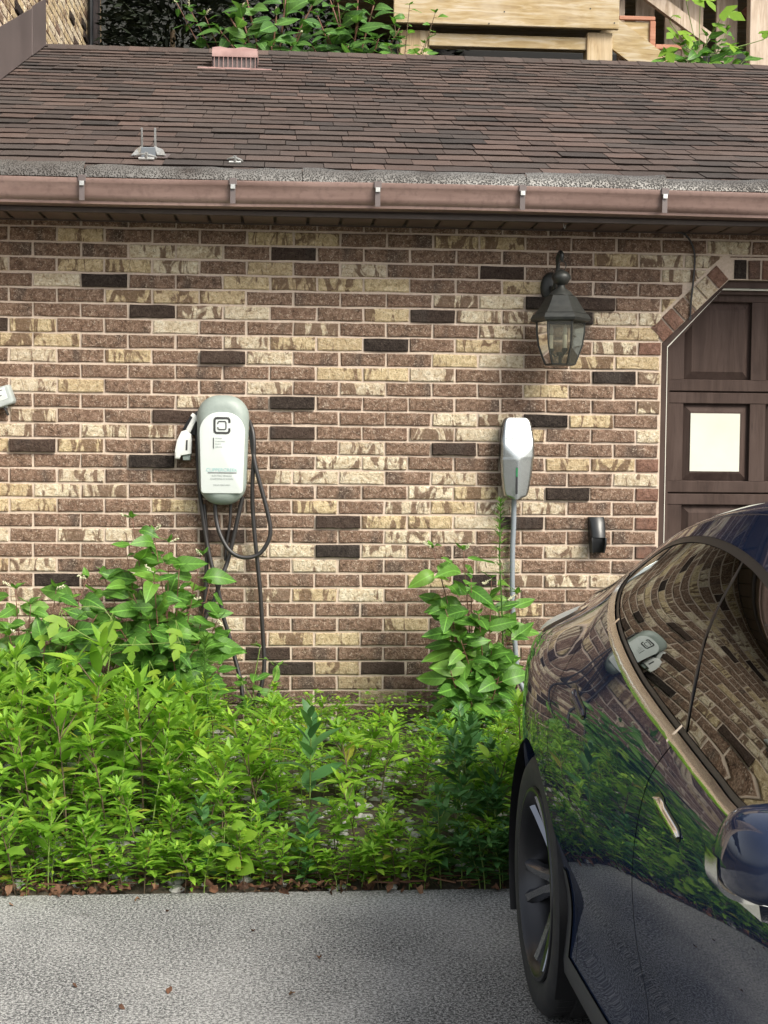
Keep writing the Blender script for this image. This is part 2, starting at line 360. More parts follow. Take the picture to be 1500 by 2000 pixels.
ROWS = """0 bbybbbyybbyybbbbcb
1 bbbccbdbbbbbbycc
2 cbyycbybcbbdbbbc
3 bcdbbyyyybbybbb
4 bbbyyybbbbccddby
5 bbbdccbbydccdcc
6 dybbcbbcbbbcbby
7 yybbbcyydbybbcp
8 bcbybdcbbbycbyy
9 bbbbbbbyycbbbdc
10 bcybbbcbcbbbybb
11 bbbbcbdbbbbbbbc
12 bcbbdbbbbbccdyb
13 cbccbbdbbccybbc
14 ydybbbbbcbdbbbb
15 bbbdbbbccbbbyyp
16 bbcbbbcccbcbbbc
17 yccbbbbbbcycdbp
18 yybbybbybcyccbb
19 bbbbbbbdyycdbbp
20 cbccbdbbbccbbbb
21 bbbbbccdcbbbcbp
22 ycbbbcbcbbbcbbb
23 bdbbbbbbbydcccb
24 bcbdbbcycbbbbbb
25 cbbbbbbbbbbybbb
26 bcbbbcbbbybbbbb
27 bbbcbbyybbbbbbb
28 bbcbbydbbbbbbbb
29 bbbbbbdydbbbbbb
30 bbbbbbbbybbbbbb
31 bbbbbbbbybbbbbb"""
BMAP = {}
for ln in ROWS.split('\n'):
    r_, s_ = ln.split(); r_ = int(r_)
    for i, ch in enumerate(s_): BMAP[(r_, i-(1 if r_ % 2 == 0 else 0))] = ch

def brick_mesh(poly, depth=.03, cham=.0035, seed=0):
    "convex outline in x, z; front at y = 0 facing -y; slightly uneven face"
    q = random.Random(seed); n = len(poly); cx = sum(p[0] for p in poly)/n; cz = sum(p[1] for p in poly)/n
    inner = []
    for x, z in poly:
        dx, dz = x-cx, z-cz; sx = max(0, 1-cham*1.3/max(abs(dx), .006)); sz = max(0, 1-cham*1.3/max(abs(dz), .006))
        inner.append((cx+dx*sx, q.uniform(-.0022, .0012), cz+dz*sz))
    outer = [(x+q.uniform(-.0022, .0022), cham, z+q.uniform(-.0020, .0020)) for x, z in poly]
    back = [(x, depth, z) for x, z in poly]
    V = inner+outer+back+[(cx, -.002+q.uniform(-.001, .001), cz)]
    F = [(i, (i+1) % n, 3*n) for i in range(n)]
    for k in (0, 1): F += [(k*n+i, k*n+n+i, k*n+n+(i+1) % n, k*n+(i+1) % n) for i in range(n)]
    b = MB(); b.add(V, F); return b
def rect8(L, H):
    return [(-L/2, -H/2), (-L/6, -H/2), (L/6, -H/2), (L/2, -H/2), (L/2, H/2), (L/6, H/2), (-L/6, H/2), (-L/2, H/2)]
BL, BHT = BW-.0105, BH-.0102
BM = {k: [brick_mesh(rect8(BL, BHT), seed=i*7+ord(k)).mesh('brick', M['brick_'+k], fix=True) for i in range(5)] for k in 'bcydp'}

def clip(poly, a, b, c):
    "keep a*x+b*z >= c"
    out = []
    for i in range(len(poly)):
        p, q = poly[i], poly[(i+1) % len(poly)]; dp, dq = a*p[0]+b*p[1]-c, a*q[0]+b*q[1]-c
        if dp >= 0: out.append(p)
        if dp*dq < 0:
            s_ = dp/(dp-dq); out.append((p[0]+(q[0]-p[0])*s_, p[1]+(q[1]-p[1])*s_))
    return out
def area(p): return abs(sum(p[i][0]*p[(i+1) % len(p)][1]-p[(i+1) % len(p)][0]*p[i][1] for i in range(len(p))))/2 if len(p) > 2 else 0
# the opening with its ring of rowlock bricks, as half-planes  a*x+b*z <= c
dn = Vector((-(DZ2-DZ1), DX2-JX)).normalized(); dc = dn.x*JX+dn.y*DZ1
J = .006
HP = [(-1, 0, -JX+0.0+J), (dn.x, dn.y, dc+BAND+J), (0, 1, DZ2+BAND+J)]
def outside(poly):
    best = []
    for k, (a, b, c) in enumerate(HP):
        p_ = clip(poly, a, b, c)
        if area(p_) > area(best): best = p_
    if area(best) < .0006: return None
    return best
def in_view(x, z): u, v = proj((x, 0, z)); return -30 < u < 1530 and 420 < v < 1440
cand = []
for r_ in range(-1, 38):
    zc_ = Z0-(r_+.5)*BH
    for k in range(-8, 26):
        xc_ = X8+(k-8+(.5 if r_ % 2 == 0 else 0))*BW
        if xc_ < -1.66 or xc_ > 6.0: continue
        typ = BMAP.get((r_, k)) or ('b' if rnd.random() < .62 or r_ < 0 or r_ > 31 else rnd.choice('ccyyd'))
        poly = [(xc_+x, zc_+z) for x, z in rect8(BL, BHT)]
        full = True
        if xc_+BL/2 > JX-BAND-.05:
            if xc_ > (JX+JX2)/2:       # mirror for the far side of the door
                mp = [(JX+JX2-x, z) for x, z in poly][::-1]; o2 = outside(mp)
                if o2 is None: continue
                if area(o2) < area(poly)*.99: full = False; poly = [(JX+JX2-x, z) for x, z in o2][::-1]
            else:
                o2 = outside(poly)
                if o2 is None: continue
                if area(o2) < area(poly)*.99: full = False; poly = o2
        if r_ > 33 and not full: pass
        cand.append((r_, k, xc_, zc_, typ, full, poly))
# rowlock ring
ring = []
def ring_run(p0, p1, n):
    p0, p1 = Vector(p0), Vector(p1); d = (p1-p0)/n; t_ = d.normalized(); nn = Vector((-t_.y, t_.x))
    for i in range(n):
        a = p0+d*i+t_*.005; b = p0+d*(i+1)-t_*.005
        ring.append([(a.x, a.y+0), (b.x, b.y), (b.x+nn.x*(BAND-.01), b.y+nn.y*(BAND-.01)), (a.x+nn.x*(BAND-.01), a.y+nn.y*(BAND-.01))])
ring_run((JX+.003, DZ1+.004), (DX2, DZ2+.004), 6)
ring_run((DX2+.02, DZ2+.004), (JX2-.333, DZ2+.004), 27)
ring_run((JX2-.313, DZ2+.004), (JX2-.003, DZ1+.004), 6)
vis = [c for c in cand if in_view(c[2], c[3]) and not (c[0] > 22 and c[2] > 1.2)]
hid = [c for c in cand if c not in vis]
rv = sorted(vis, key=lambda c: (c[0] < 0, abs(c[0]-12)*.3+abs(c[1]-7)*.05))
single = rv[:287]; rest = rv[287:]+hid
for (r_, k, xc_, zc_, typ, full, poly) in single:
    dy = rnd.uniform(-.0015, .0015)-(rnd.choice((.010, .014, .018, .004)) if typ == 'd' else 0)
    if full:
        o = obj('brick', rnd.choice(BM[typ]), wall, (xc_+rnd.uniform(-.0015, .0015), dy, zc_+rnd.uniform(-.0012, .0012)))
        o.rotation_euler = (rnd.uniform(-.012, .012), rnd.uniform(-.005, .005), rnd.uniform(-.006, .006))
    else:
        brick_mesh(poly, seed=r_*50+k).obj('brick', M['brick_'+typ], wall, (0, dy, 0))
for i, poly in enumerate(ring[:13]):
    brick_mesh(poly, seed=i).obj('brick', M['brick_'+'ppbccpdppbpbc'[i]], wall, (0, -.002+rnd.uniform(-.002, .002), 0))
many = {}
for (r_, k, xc_, zc_, typ, full, poly) in rest: many.setdefault(typ, []).append((poly, r_*50+k))
for i, poly in enumerate(ring[13:]): many.setdefault('p', []).append((poly, i))
kk = list(many); mb = MB()
for ty in kk:
    for poly, sd_ in many[ty]:
        b = brick_mesh(poly, seed=sd_); b.v = [(x, y+((sd_*37) % 7-3)*.0006, z) for x, y, z in b.v]; mb.add(b.v, b.f, kk.index(ty))
o = mb.obj('brick', [M['brick_'+t_] for t_ in kk], wall); o['kind'] = 'stuff'

# door opening, frame and sectional door
door = None
def inset(d, off):
    k = math.tan(R(22.5))*d
    return [(JX+d, -.3), (JX+d, DZ1-k*.95), (DX2-k*.95+.0, DZ2-d), (JX2-.313+k*.95, DZ2-d), (JX2-d, DZ1-k*.95), (JX2-d, -.3)]
def band(b, d0, d1, y0, y1):
    A, B = inset(d0, 0), inset(d1, 0)
    for i in range(5): b.prism([A[i], A[i+1], B[i+1], B[i]], y0, y1)
b = MB(); band(b, .001, .034, .035, .115); frame = b.obj('door_frame', M['door'], garage)
b = MB(); band(b, .034, .042, .055, .075); b.obj('weather_strip', M['white'], frame)
b = MB(); band(b, .0345, .06, .0755, .13); b.obj('door_stop', M['door'], frame)
YD = .125
b = MB(); b.box((JX+.02, YD, -.2), (JX2-.02, YD+.04, 2.25)); door = b.obj('garage_door', M['door'], garage)
secz = [at(1380, 766, YD).z, at(1380, 963, YD).z]; H = secz[0]-secz[1]
px0 = at(1330, 860, YD).x; pit = at(1490, 860, YD).x-px0; pw = at(1460, 860, YD).x-px0
rows = [secz[0]+H, secz[0], secz[1], secz[1]-H, secz[1]-2*H]
for i in range(4):                              # rails between the recessed panels stand proud of the door
    zt, zb_ = rows[i], rows[i+1]
    b = MB(); top, bot = zt-.055, zb_+.058
    b.box((JX+.02, YD-.028, top), (JX2-.02, YD-.0005, zt-.003), 0, .003); b.box((JX+.02, YD-.028, zb_+.003), (JX2-.02, YD-.0005, bot), 0, .003)
    n = int((DOORW-.3)/pit)+1; x0 = JX+.02
    for j in range(n+1):
        xa = px0+j*pit
        b.box((x0, YD-.0275, bot+.0005), (min(xa, JX2-.02), YD-.0005, top-.0005)); x0 = xa+pw
        if x0 > JX2-.05: break
    sec = b.obj('door_section', M['door'], door)
    for j in range(n):
        xa = px0+j*pit
        if xa+pw > JX2-.03: break
        b = MB(); e = .038
        b.loft([[(xa+.003, YD-.001, bot+.003), (xa+pw-.003, YD-.001, bot+.003), (xa+pw-.003, YD-.001, top-.003), (xa+.003, YD-.001, top-.003)],
                [(xa+e, YD-.020, bot+e), (xa+pw-e, YD-.020, bot+e), (xa+pw-e, YD-.020, top-e), (xa+e, YD-.020, top-e)]], cap0=False)
        b.obj('panel', M['door'], door)
a, c_ = at(1349, 807, YD-.022), at(1443, 921, YD-.022)
b = MB(); b.box((a.x, YD-.0235, c_.z), (c_.x, YD-.0205, a.z)); tag(b.obj('paper_sheet', M['paper']), 'blank white sheet fixed on a panel of the brown garage door', 'sheet')

# soffit, fascia, gutter
SZ = 2.468
b = MB(); b.box((-1.66, -.302, SZ+.012), (6.3, .0, SZ+.03)); soffit = b.obj('soffit', M['fascia'], garage)
x = -1.65; i = 0
while x < 4.5:
    b = MB(); wdt = .142
    b.v = []; b.add([(x+.004, -.285, SZ+.004), (x+wdt-.004, -.285, SZ+.004), (x+wdt-.008, -.285, SZ), (x+.008, -.285, SZ), (x+.004, -.018, SZ+.004), (x+wdt-.004, -.018, SZ+.004), (x+wdt-.008, -.018, SZ), (x+.008, -.018, SZ)],
                    [(0,1,2,3),(7,6,5,4),(3,2,6,7),(0,3,7,4),(2,1,5,6)])
    b.obj('soffit_panel', M['soffit'], soffit); x += wdt+.004
b = MB(); b.box((-1.66, -.318, SZ-.012), (6.3, -.287, SZ+.006)); b.box((-1.66, -.306, SZ+.0065), (6.3, -.290, 2.62)); b.box((-1.66, -.017, SZ-.004), (6.3, -.003, SZ+.011)); b.obj('fascia', M['fascia'], garage)
prof = [(-.307, 2.585), (-.3072, 2.482), (-.375, 2.480), (-.392, 2.4825), (-.3935, 2.494), (-.405, 2.503), (-.4125, 2.520), (-.415, 2.545), (-.425, 2.562), (-.428, 2.568), (-.428, 2.583), (-.422, 2.586), (-.421, 2.576)]
b = MB(); xs = np.linspace(-1.66, 6.3, 60); b.grid([[(x, y, z+.004*math.sin(x*1.9)) for y, z in prof] for x in xs]); gutter = b.obj('gutter', M['gutter'], garage, smooth=35)
for u in (160, 455, 738, 1021, 1299):
    c_ = at(u, 362, -.43); b = MB()
    b.box((c_.x-.011, -.4325, 2.486), (c_.x+.011, -.4285, 2.567)); b.box((c_.x-.016, -.437, 2.562), (c_.x+.016, -.4195, 2.592), 0, .002)
    h = b.obj('gutter_hanger', M['flash'], gutter)
    b = MB(); b.box((c_.x-.010, -.4415, 2.546), (c_.x+.010, -.4375, 2.566), 0, .001); b.obj('hanger_clip', M['steel'], gutter)
def guard(x0, x1, lift, seed):
    q = random.Random(seed); b = MB(); P = []
    for x in np.linspace(x0, x1, max(4, int((x1-x0)/.07))):
        j = q.uniform(-.004, .004)+lift
        P.append([(x, -.418, 2.587), (x, -.413, 2.606+j), (x, -.39, 2.633+j), (x, -.352, 2.651+j*1.2), (x, -.33, 2.654+j*1.2)])
    b.grid(P); b.obj('gutter_guard', M['guard'], gutter, smooth=True)
cuts = [-1.66, at(166, 330, -.38).x, at(590, 340, -.38).x, at(1026, 350, -.38).x, at(1300, 355, -.38).x, 6.2]
for i in range(5): guard(cuts[i]+.003, cuts[i+1], (.008, .0, .003, .009, .0)[i], i)

# roof: underlay and courses of shingles
TH = R(22.0); EY, EZ = -.375, 2.612; RIDGE = 4.16
du = Vector((0, math.cos(TH), math.sin(TH))); nu = Vector((0, -math.sin(TH), math.cos(TH)))
def rp(x, s, h=0.0): return Vector((x, EY, EZ))+Vector((0, du.y*s, du.z*s))+nu*h
b = MB(); b.add([rp(-1.655, 0, -.012), rp(6.3, 0, -.012), rp(6.3, RIDGE, -.012), rp(-1.655, RIDGE, -.012), (-1.655, EY+2*RIDGE*du.y, EZ-.1), (6.3, EY+2*RIDGE*du.y, EZ-.1)], [(0,1,2,3),(3,2,5,4)]); roof = b.obj('roof', M['underlay'], garage)
EXPO = .1385; LEN = .30
def shingle_mesh(wd, seed, thick=.009):
    q = random.Random(seed); b = MB(); n = 4
    up = [Vector((wd*(i/(n-1)-.5), 0, 0))+du*q.uniform(-.002, .002)+nu*q.uniform(-.0008, .0015) for i in range(n)]
    F = []; V = []
    for p_ in up: V += [p_, p_-nu*thick+du*.012, p_+du*.175-nu*.0085]
    for i in range(n-1): F += [(3*i, 3*i+3, 3*i+5, 3*i+2), (3*i+1, 3*i+4, 3*i+3, 3*i)]
    F += [(0, 2, 1), (3*n-3, 3*n-2, 3*n-1)]
    b.add(V, F); return b
SW = [.12, .15, .18, .22, .26]; SM = {}
for i, wv in enumerate(SW):
    for j in range(3): SM[(i, j)] = shingle_mesh(wv-.003, i*9+j, .012+.004*j)
SMM = {k: v.mesh('shingle', M['shingle'], fix=False) for k, v in SM.items()}
sh = []
for c in range(int(RIDGE/EXPO)+1):
    x = -1.66-rnd.uniform(0, .2)
    while x < 5.6:
        i = rnd.randrange(5); sh.append((c, x+SW[i]/2, i, rnd.randrange(3))); x += SW[i]
def sh_vis(c, x): u, v = proj(rp(x, c*EXPO)); return -40 < u < 1540
shv = sorted([s_ for s_ in sh if sh_vis(s_[0], s_[1])], key=lambda s_: s_[0]); shr = [s_ for s_ in sh if not sh_vis(s_[0], s_[1])]
def sh_h(c, x): return .014+.0035*math.sin(x*2.1+c)*.5
for (c, x, i, j) in shv[:296]:
    o = obj('shingle', SMM[(i, j)], roof, rp(x, c*EXPO+rnd.uniform(-.002, .002), sh_h(c, x)+rnd.uniform(-.001, .0015)))
    o.rotation_euler = (0, rnd.uniform(-.006, .006), rnd.uniform(-.006, .006))
mb = MB()
for (c, x, i, j) in shv[296:]+shr:
    p_ = rp(x, c*EXPO+rnd.uniform(-.003, .003), sh_h(c, x)+rnd.uniform(-.001, .002)); k = rnd.uniform(-.008, .008)
    s_ = SM[(i, j)]; mb.add([(p_.x+v.x, p_.y+v.y, p_.z+v.z+v.x*k) if isinstance(v, Vector) else (p_.x+v[0], p_.y+v[1], p_.z+v[2]+v[0]*k) for v in s_.v], s_.f)
o = mb.obj('shingle', M['shingle'], roof, fix=False); o['kind'] = 'stuff'
b = MB(); x = -1.62                                    # ridge caps
while x < 5.6:
    wv = .14; q = rp(x, RIDGE, .012); l = .11
    b.add([q+Vector((0, -l*du.y, -l*du.z+.004)), q+Vector((wv, -l*du.y, -l*du.z)), q+Vector((wv, 0, .014)), q+Vector((0, 0, .018)), q+Vector((wv, l, -l*.4)), q+Vector((0, l, -l*.4+.004))], [(0,1,2,3),(3,2,4,5)]); x += wv-.004
o = b.obj('ridge_cap', M['shingle'], roof, fix=False)
# roof vent near the ridge
A = at(415, 100, 3.0); sv = (3.08-EY)/du.y
q0 = rp(0, sv); s0 = (at(457, 134, 3.0).y-EY)/du.y
ray_y = 2.72
xa, xb = at(414, 120, ray_y).x, at(503, 120, ray_y).x
zb_ = rp(0, (ray_y-EY)/du.y).z; hv = at(457, 86, ray_y).z-zb_
vy1 = ray_y+.34
rv_ = tag(link(bpy.data.objects.new('roof_vent', None), None, ((xa+xb)/2, ray_y, zb_)), 'faded pink metal box vent sitting near the ridge of the shingled roof', 'roof vent')
b = MB(); n = 10; P = []
for i in range(n+1):
    a = math.pi/2*i/n; P.append((ray_y+.02-.02*math.cos(a*0)+(.0 if i else 0)+.10*(1-math.cos(a)), zb_+hv*.55+hv*.45*math.sin(a)))
P = [(ray_y, zb_+hv*.5)]+[(ray_y+.10*(1-math.cos(a)), zb_+hv*.55+hv*.45*math.sin(a)) for a in np.linspace(0, math.pi/2, 8)]+[(vy1, zb_+hv*.98), (vy1+.03, zb_+hv*.5)]
b.grid([[(x, y, z+.006*math.sin(40*x)*(z > zb_+hv*.8)) for y, z in P] for x in np.linspace(xa, xb, 7)])
for x in (xa, xb): b.add([(x, ray_y, zb_)]+[(x, y, z) for y, z in P]+[(x, vy1+.02, zb_)], [tuple(range(len(P)+2))])
b.obj('hood', M['vent'], rv_, smooth=40)
b = MB(); b.box((xa+.003, ray_y+.02, zb_-.01), (xb-.003, ray_y+.03, zb_+hv*.55)); b.obj('screen_back', M['flash'], rv_)
for i in range(10):
    x = xa+(xb-xa)*(i+.5)/10; b = MB(); b.box((x-.002, ray_y+.002, zb_-.005), (x+.002, ray_y+.008, zb_+hv*.52)); b.obj('grille_bar', M['vent'], rv_)
b = MB(); b.add([(xa-.09, ray_y-.06, zb_-.012), (xb+.09, ray_y-.06, zb_-.012), (xb+.09, ray_y+.0, zb_+.014), (xa-.09, ray_y+.0, zb_+.014)], [(0,1,2,3)]); b.obj('flange', M['vent'], rv_)

# ------------------------------------------------------------------ the taller house on the left
HX = -1.668
house = thing('house', 'sunlit brick side wall of the house rising left of the garage roof', 'house', (HX, 3, 2))
b = MB(); b.box((HX-.25, -.6, 0), (HX-.004, 6.0, 8.5)); hw_ = b.obj('wall', M['mortar'], house)
cnt = 0; mbs = {k: MB() for k in 'bcydp'}
for r_ in range(0, 75):
    z = 2.6+r_*BH
    for k in range(0, 34):
        y = -.5+(k+(.5 if r_ % 2 else 0))*BW
        if y > 5.9: continue
        s_ = (y-EY)/du.y
        if z < EZ+s_*du.z-.05 and s_ < RIDGE: continue
        u, v = proj((HX, y, z)); ty = rnd.choice('bccccyyyyy' if rnd.random() < .93 else 'd')  # mostly pale bricks: the sunlight on this wall is put into their colour
        if -10 < u < 260 and -20 < v < 190 and cnt < 300:
            o = obj('brick', rnd.choice(BM[ty]), hw_, (HX+(.012 if ty == 'd' else 0.0), y, z)); o.rotation_euler = (0, 0, R(90)); cnt += 1
        elif z < 5.6:
            for_ = rnd.choice(BM[ty]); vv = [tuple(p.co) for p in for_.vertices]; mbs[ty].add([(HX-y_+0, y+x_, z+z_) for x_, y_, z_ in vv], [tuple(p.vertices) for p in for_.polygons])
allb = MB()
for i, k in enumerate('bcydp'): allb.add(mbs[k].v, mbs[k].f, i)
o = allb.obj('brick', [M['brick_'+k] for k in 'bcydp'], hw_); o['kind'] = 'stuff'
# step flashing along the roof
for (s0, s1, h) in ((0.6, 3.62, .30), (3.60, 4.16, .315)):
    b = MB(); q = [rp(HX, s0, .02), rp(HX, s1, .02)]
    for q_ in q: q_.x = HX+.022+(.004 if s0 > 1 else 0)
    V = [q[0], q[1], q[1]+Vector((0, 0, h)), q[0]+Vector((0, 0, h))]; b.add(V+[v-Vector((.004, 0, 0)) for v in V], [(0,1,2,3),(7,6,5,4),(0,4,5,1),(1,5,6,2),(2,6,7,3),(3,7,4,0)])
    b.obj('flashing', M['flash'], house)
yc = 5.1; u0 = atX(188, 90, HX+.06)
b = MB(); b.box((HX+.001, u0.y-.05, 3.4), (HX+.085, u0.y+.05, 8), 0, .008); b.obj('downspout', M['flash'], house)
b = MB(); b.tube([(HX+.03, u0.y-.13, 3.5), (HX+.03, u0.y-.13, 8)], .022); b.obj('vent_pipe', M['blackpl'], house)

# ------------------------------------------------------------------ hillside and deck
b = MB(); P = []
for y in np.linspace(3.6, 30, 34):
    P.append([(x, y, 2.6+max(0, y-4.2)*.48+.10*math.sin(x*1.7+y)+.08*math.sin(3.1*x-y)) for x in np.linspace(-14, 16, 50)])
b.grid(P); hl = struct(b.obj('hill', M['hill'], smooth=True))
DY = 4.25
deck = thing('wooden_deck', 'pale treated pine deck with stair framing standing behind the garage roof', 'deck', (2.5, DY, 3))
def bx(name, u0, v0, u1, v1, Y, th, m, parent=deck, bev=.004):
    a, c_ = at(u0, v0, Y), at(u1, v1, Y); q = MB(); q.box((a.x, Y, c_.z), (c_.x, Y+th, a.z), 0, bev); return q.obj(name, m, parent)
bx('rim_board', 770, -75, 1209, 57, DY, .04, M['woodx'])
bx('girder', 838, 64, 1146, 98, DY+.08, .09, M['woodx'])
bx('post', 1147, 63, 1195, 160, DY+.06, .14, M['woodz']); bx('post', 782, 58, 838, 150, DY+.10, .13, M['woodz'])
a = at(700, -78, DY); 
for i in range(14):
    q = MB(); q.box((a.x-.15, DY-.03+i*.15, a.z), (6.5, DY+.112+i*.15, a.z+.03), 0, .003); q.obj('deck_board', M['woodx'], deck)
q = MB(); q.box((a.x-.1, DY+2.3, 3.0), (7, DY+2.4, a.z)); q.obj('under_deck_shade_sheet', M['dark'], deck)  # near-black sheet added to stand for the deep shade under the deck
def slant(name, p, q, wd, th, Y, m):
    p, q = at(*p, Y), at(*q, Y); b = MB(); b.beam(p, q, th, wd, (0, 0, 1)); return b.obj(name, m, deck)
slant('stair_stringer', (1180, 52), (1330, 165), .21, .04, DY+.12, M['woodx'])
slant('brace', (1255, -18), (1385, 78), .095, .05, DY+.16, M['woodg'])
bx('stair_riser', 1210, 30, 1280, 40, DY+.115, .03, M['woodr']); bx('stair_riser', 1270, 40.5, 1280, 96, DY+.115, .03, M['woodr']); bx('stair_riser', 1280.5, 86, 1332, 97, DY+.115, .03, M['woodr'])
bx('stair_panel', 1209, 41, 1269.5, 100, DY+.135, .02, M['woodx'])
for (u0, u1) in ((1209, 1218), (1244, 1276), (1301, 1332), (1336, 1371), (1402, 1438), (1466, 1503)):
    bx('picket', u0, -90, u1, 170, DY+.24+.02*(u0 % 3), .03, M['woodg'])
bx('stair_post', 1468, -90, 1530, 190, DY+.05, .09, M['woodg'])
slant('brace', (1450, 20), (1540, 110), .06, .05, DY+.5, M['woodr'])
for u, v in ((985, 23), (955, 46), (1153, 17), (1200, 45)):
    p_ = at(u, v, DY); q = MB(); q.lathe([(.0001, -.003), (.006, -.003), (.006, .002)], 8, (p_.x, DY, p_.z), 'y'); q.obj('nail_head', M['ink'], deck)
# ------------------------------------------------------------------ wall-mounted things
def capsule(w0, w1, h, rt, rb, n=10):
    "outline in x, z from the top centre, half widths w0 (top) and w1 (bottom), corner radii rt, rb"
    P = []
    for a in np.linspace(0, math.pi/2, n): P.append((w0-rt+rt*math.cos(a), h/2-rt+rt*math.sin(a)))
    for a in np.linspace(math.pi/2, math.pi, n): P.append((-w0+rt+rt*math.cos(a), h/2-rt+rt*math.sin(a)))
    for a in np.linspace(math.pi, 1.5*math.pi, n): P.append((-w1+rb+rb*math.cos(a), -h/2+rb+rb*math.sin(a)))
    for a in np.linspace(1.5*math.pi, 2*math.pi, n): P.append((w1-rb+rb*math.cos(a), -h/2+rb+rb*math.sin(a)))
    return P
def inflate(b, outl, c, y_back, depth, rnd_, steps=6, shrink=.035, mi=0):
    rings = [[(c[0]+x, y_back, c[1]+z) for x, z in outl]]
    mx = max(abs(p[0]) for p in outl); mz = max(abs(p[1]) for p in outl)
    for i in range(steps+1):
        a = math.pi/2*i/steps; d = rnd_*(1-math.cos(a)); y = -(depth-rnd_)-rnd_*math.sin(a)
        rings.append([(c[0]+x*(1-d/mx), y_back+y, c[1]+z*(1-d/mz)) for x, z in outl])
    b.loft(rings, mi)
def text(name, body, size, x, y, z, m, parent, align='CENTER'):
    cu = bpy.data.curves.new(name, 'FONT'); cu.body = body; cu.size = size; cu.align_x = align
    o = bpy.data.objects.new(name, cu); col.objects.link(o)
    dg = bpy.context.evaluated_depsgraph_get(); me = bpy.data.meshes.new_from_object(o.evaluated_get(dg))
    bpy.data.objects.remove(o); me.name = name
    q = obj(name, me, parent, (x, y, z), m); q.rotation_euler = (R(90), 0, 0); return q

ct, cb_ = at(435, 772, -.08), at(435, 986, -.08); cx = ct.x; cz = (ct.z+cb_.z)/2; ch = ct.z-cb_.z
chg = thing('ev_charger', 'grey wall charger with white front plate and black cable hanging', 'charger', (cx, 0, cz-ch/2))
b = MB(); inflate(b, capsule(.105, .098, ch-.02, .09, .085), (cx, cz), .004, .06, .004); b.obj('back_box', M['blackpl'], chg, smooth=40)
b = MB(); inflate(b, capsule(.117, .106, ch, .098, .095), (cx+.002, cz), -.052, .085, .055, 8); b.obj('housing', M['grey'], chg, smooth=40)
fz = cz-.012; fh = ch*.735
b = MB(); inflate(b, capsule(.101, .093, fh, .088, .014), (cx+.001, fz), -.10, .0415, .003, 3); b.obj('face_plate', M['facew'], chg, smooth=30)
YF = -.1425
lx, lz = cx+.0, at(434, 831, YF).z
def strip(b, pts, wd, closed=False):
    for p_, q_ in zip(pts, pts[1:]):
        b.beam((p_[0], YF, p_[1]), (q_[0], YF, q_[1]), wd, .002, (0, 1, 0))
b = MB(); s = .033; g = .012
arc = [(s, g), (s, s-.008), (s-.003, s-.002), (s-.009, s), (-s+.009, s), (-s+.003, s-.002), (-s, s-.009), (-s, -s+.009), (-s+.003, -s+.002), (-s+.009, -s), (s-.009, -s), (s-.003, -s+.002), (s, -s+.008), (s, -g)]
strip(b, [(lx+x, lz+z) for x, z in arc], .0095); s2 = .018
arc2 = [(-s2, .007), (-s2, s2-.005), (-s2+.004, s2), (s2-.004, s2), (s2, s2-.004), (s2, -s2+.004), (s2-.004, -s2), (-s2+.004, -s2), (-s2, -s2+.005), (-s2, -.007)]
strip(b, [(lx+x, lz+z) for x, z in arc2], .0048); b.obj('logo', M['ink'], chg)
p_ = at(417, 855, YF); p2 = at(417, 876, YF); b = MB(); b.box((p_.x-.002, YF-.001, p2.z), (p_.x+.002, YF+.002, p_.z)); b.obj('status_bar', M['ink'], chg)
for i, tx in enumerate(('POWER', 'CHARGING', 'READY', 'SERVICE')): text('print', tx, .0085, p_.x+.008, YF-.0005, p_.z-.006-.0125*i, M['greyink'], chg, 'LEFT')
text('print', 'CLIPPERCREEK', .0215, cx, YF-.0005, at(434, 921, YF).z, M['teal'], chg)
a, c_ = at(406, 923, YF), at(462, 924, YF); b = MB(); b.box((a.x, YF-.001, a.z-.002), (c_.x, YF+.002, a.z+.001)); b.obj('print_line', M['ink'], chg)
text('print', 'ELECTRIC VEHICLE', .0105, cx, YF-.0005, at(434, 931, YF).z, M['greyink'], chg); text('print', 'CHARGING STATION', .0105, cx, YF-.0005, at(434, 937, YF).z, M['greyink'], chg)
text('print', 'DRIVE FORWARD', .0095, cx, YF-.0005, at(434, 949, YF).z, M['greyink'], chg)
cab = [[(487, 822, -.03), (494, 845, -.06), (496, 880, -.07), (493, 950, -.06), (494, 1000, -.05), (498, 1050, -.05), (503, 1100, -.05), (508, 1150, -.05), (511, 1200, -.05), (514, 1250, -.05), (516, 1300, -.06), (508, 1350, -.08), (490, 1385, -.1), (476, 1370, -.1), (470, 1330, -.08), (460, 1290, -.06), (447, 1240, -.05), (435, 1200, -.05), (426, 1150, -.05), (415, 1110, -.05), (404, 1060, -.04), (397, 1015, -.04), (390, 960, -.04), (386, 900, -.04), (386, 840, -.04), (392, 805, -.03)],
       [(489, 840, -.045), (497, 900, -.075), (508, 945, -.08), (520, 990, -.08), (528, 1030, -.08), (524, 1057, -.08), (506, 1082, -.08), (477, 1089, -.085), (450, 1077, -.08), (431, 1046, -.07), (422, 1012, -.055), (420, 975, -.05)],
       [(474, 970, -.04), (464, 1015, -.04), (454, 1060, -.04), (444, 1098, -.045), (432, 1130, -.06), (420, 1168, -.045), (404, 1200, -.05), (398, 1225, -.06), (404, 1290, -.07), (420, 1340, -.09)],
       [(398, 985, -.03), (402, 1030, -.03), (404, 1080, -.03), (402, 1140, -.03), (398, 1200, -.03)],
       [(451, 975, -.03), (449, 1020, -.03), (443, 1062, -.028), (440, 1095, -.028)]]
for i, pl in enumerate(cab):
    b = MB(); b.tube(smooth_path([at(*q) for q in pl], 5), .0098 if i < 4 else .007, 10); b.obj('cable', M['rubber'], chg, smooth=60)
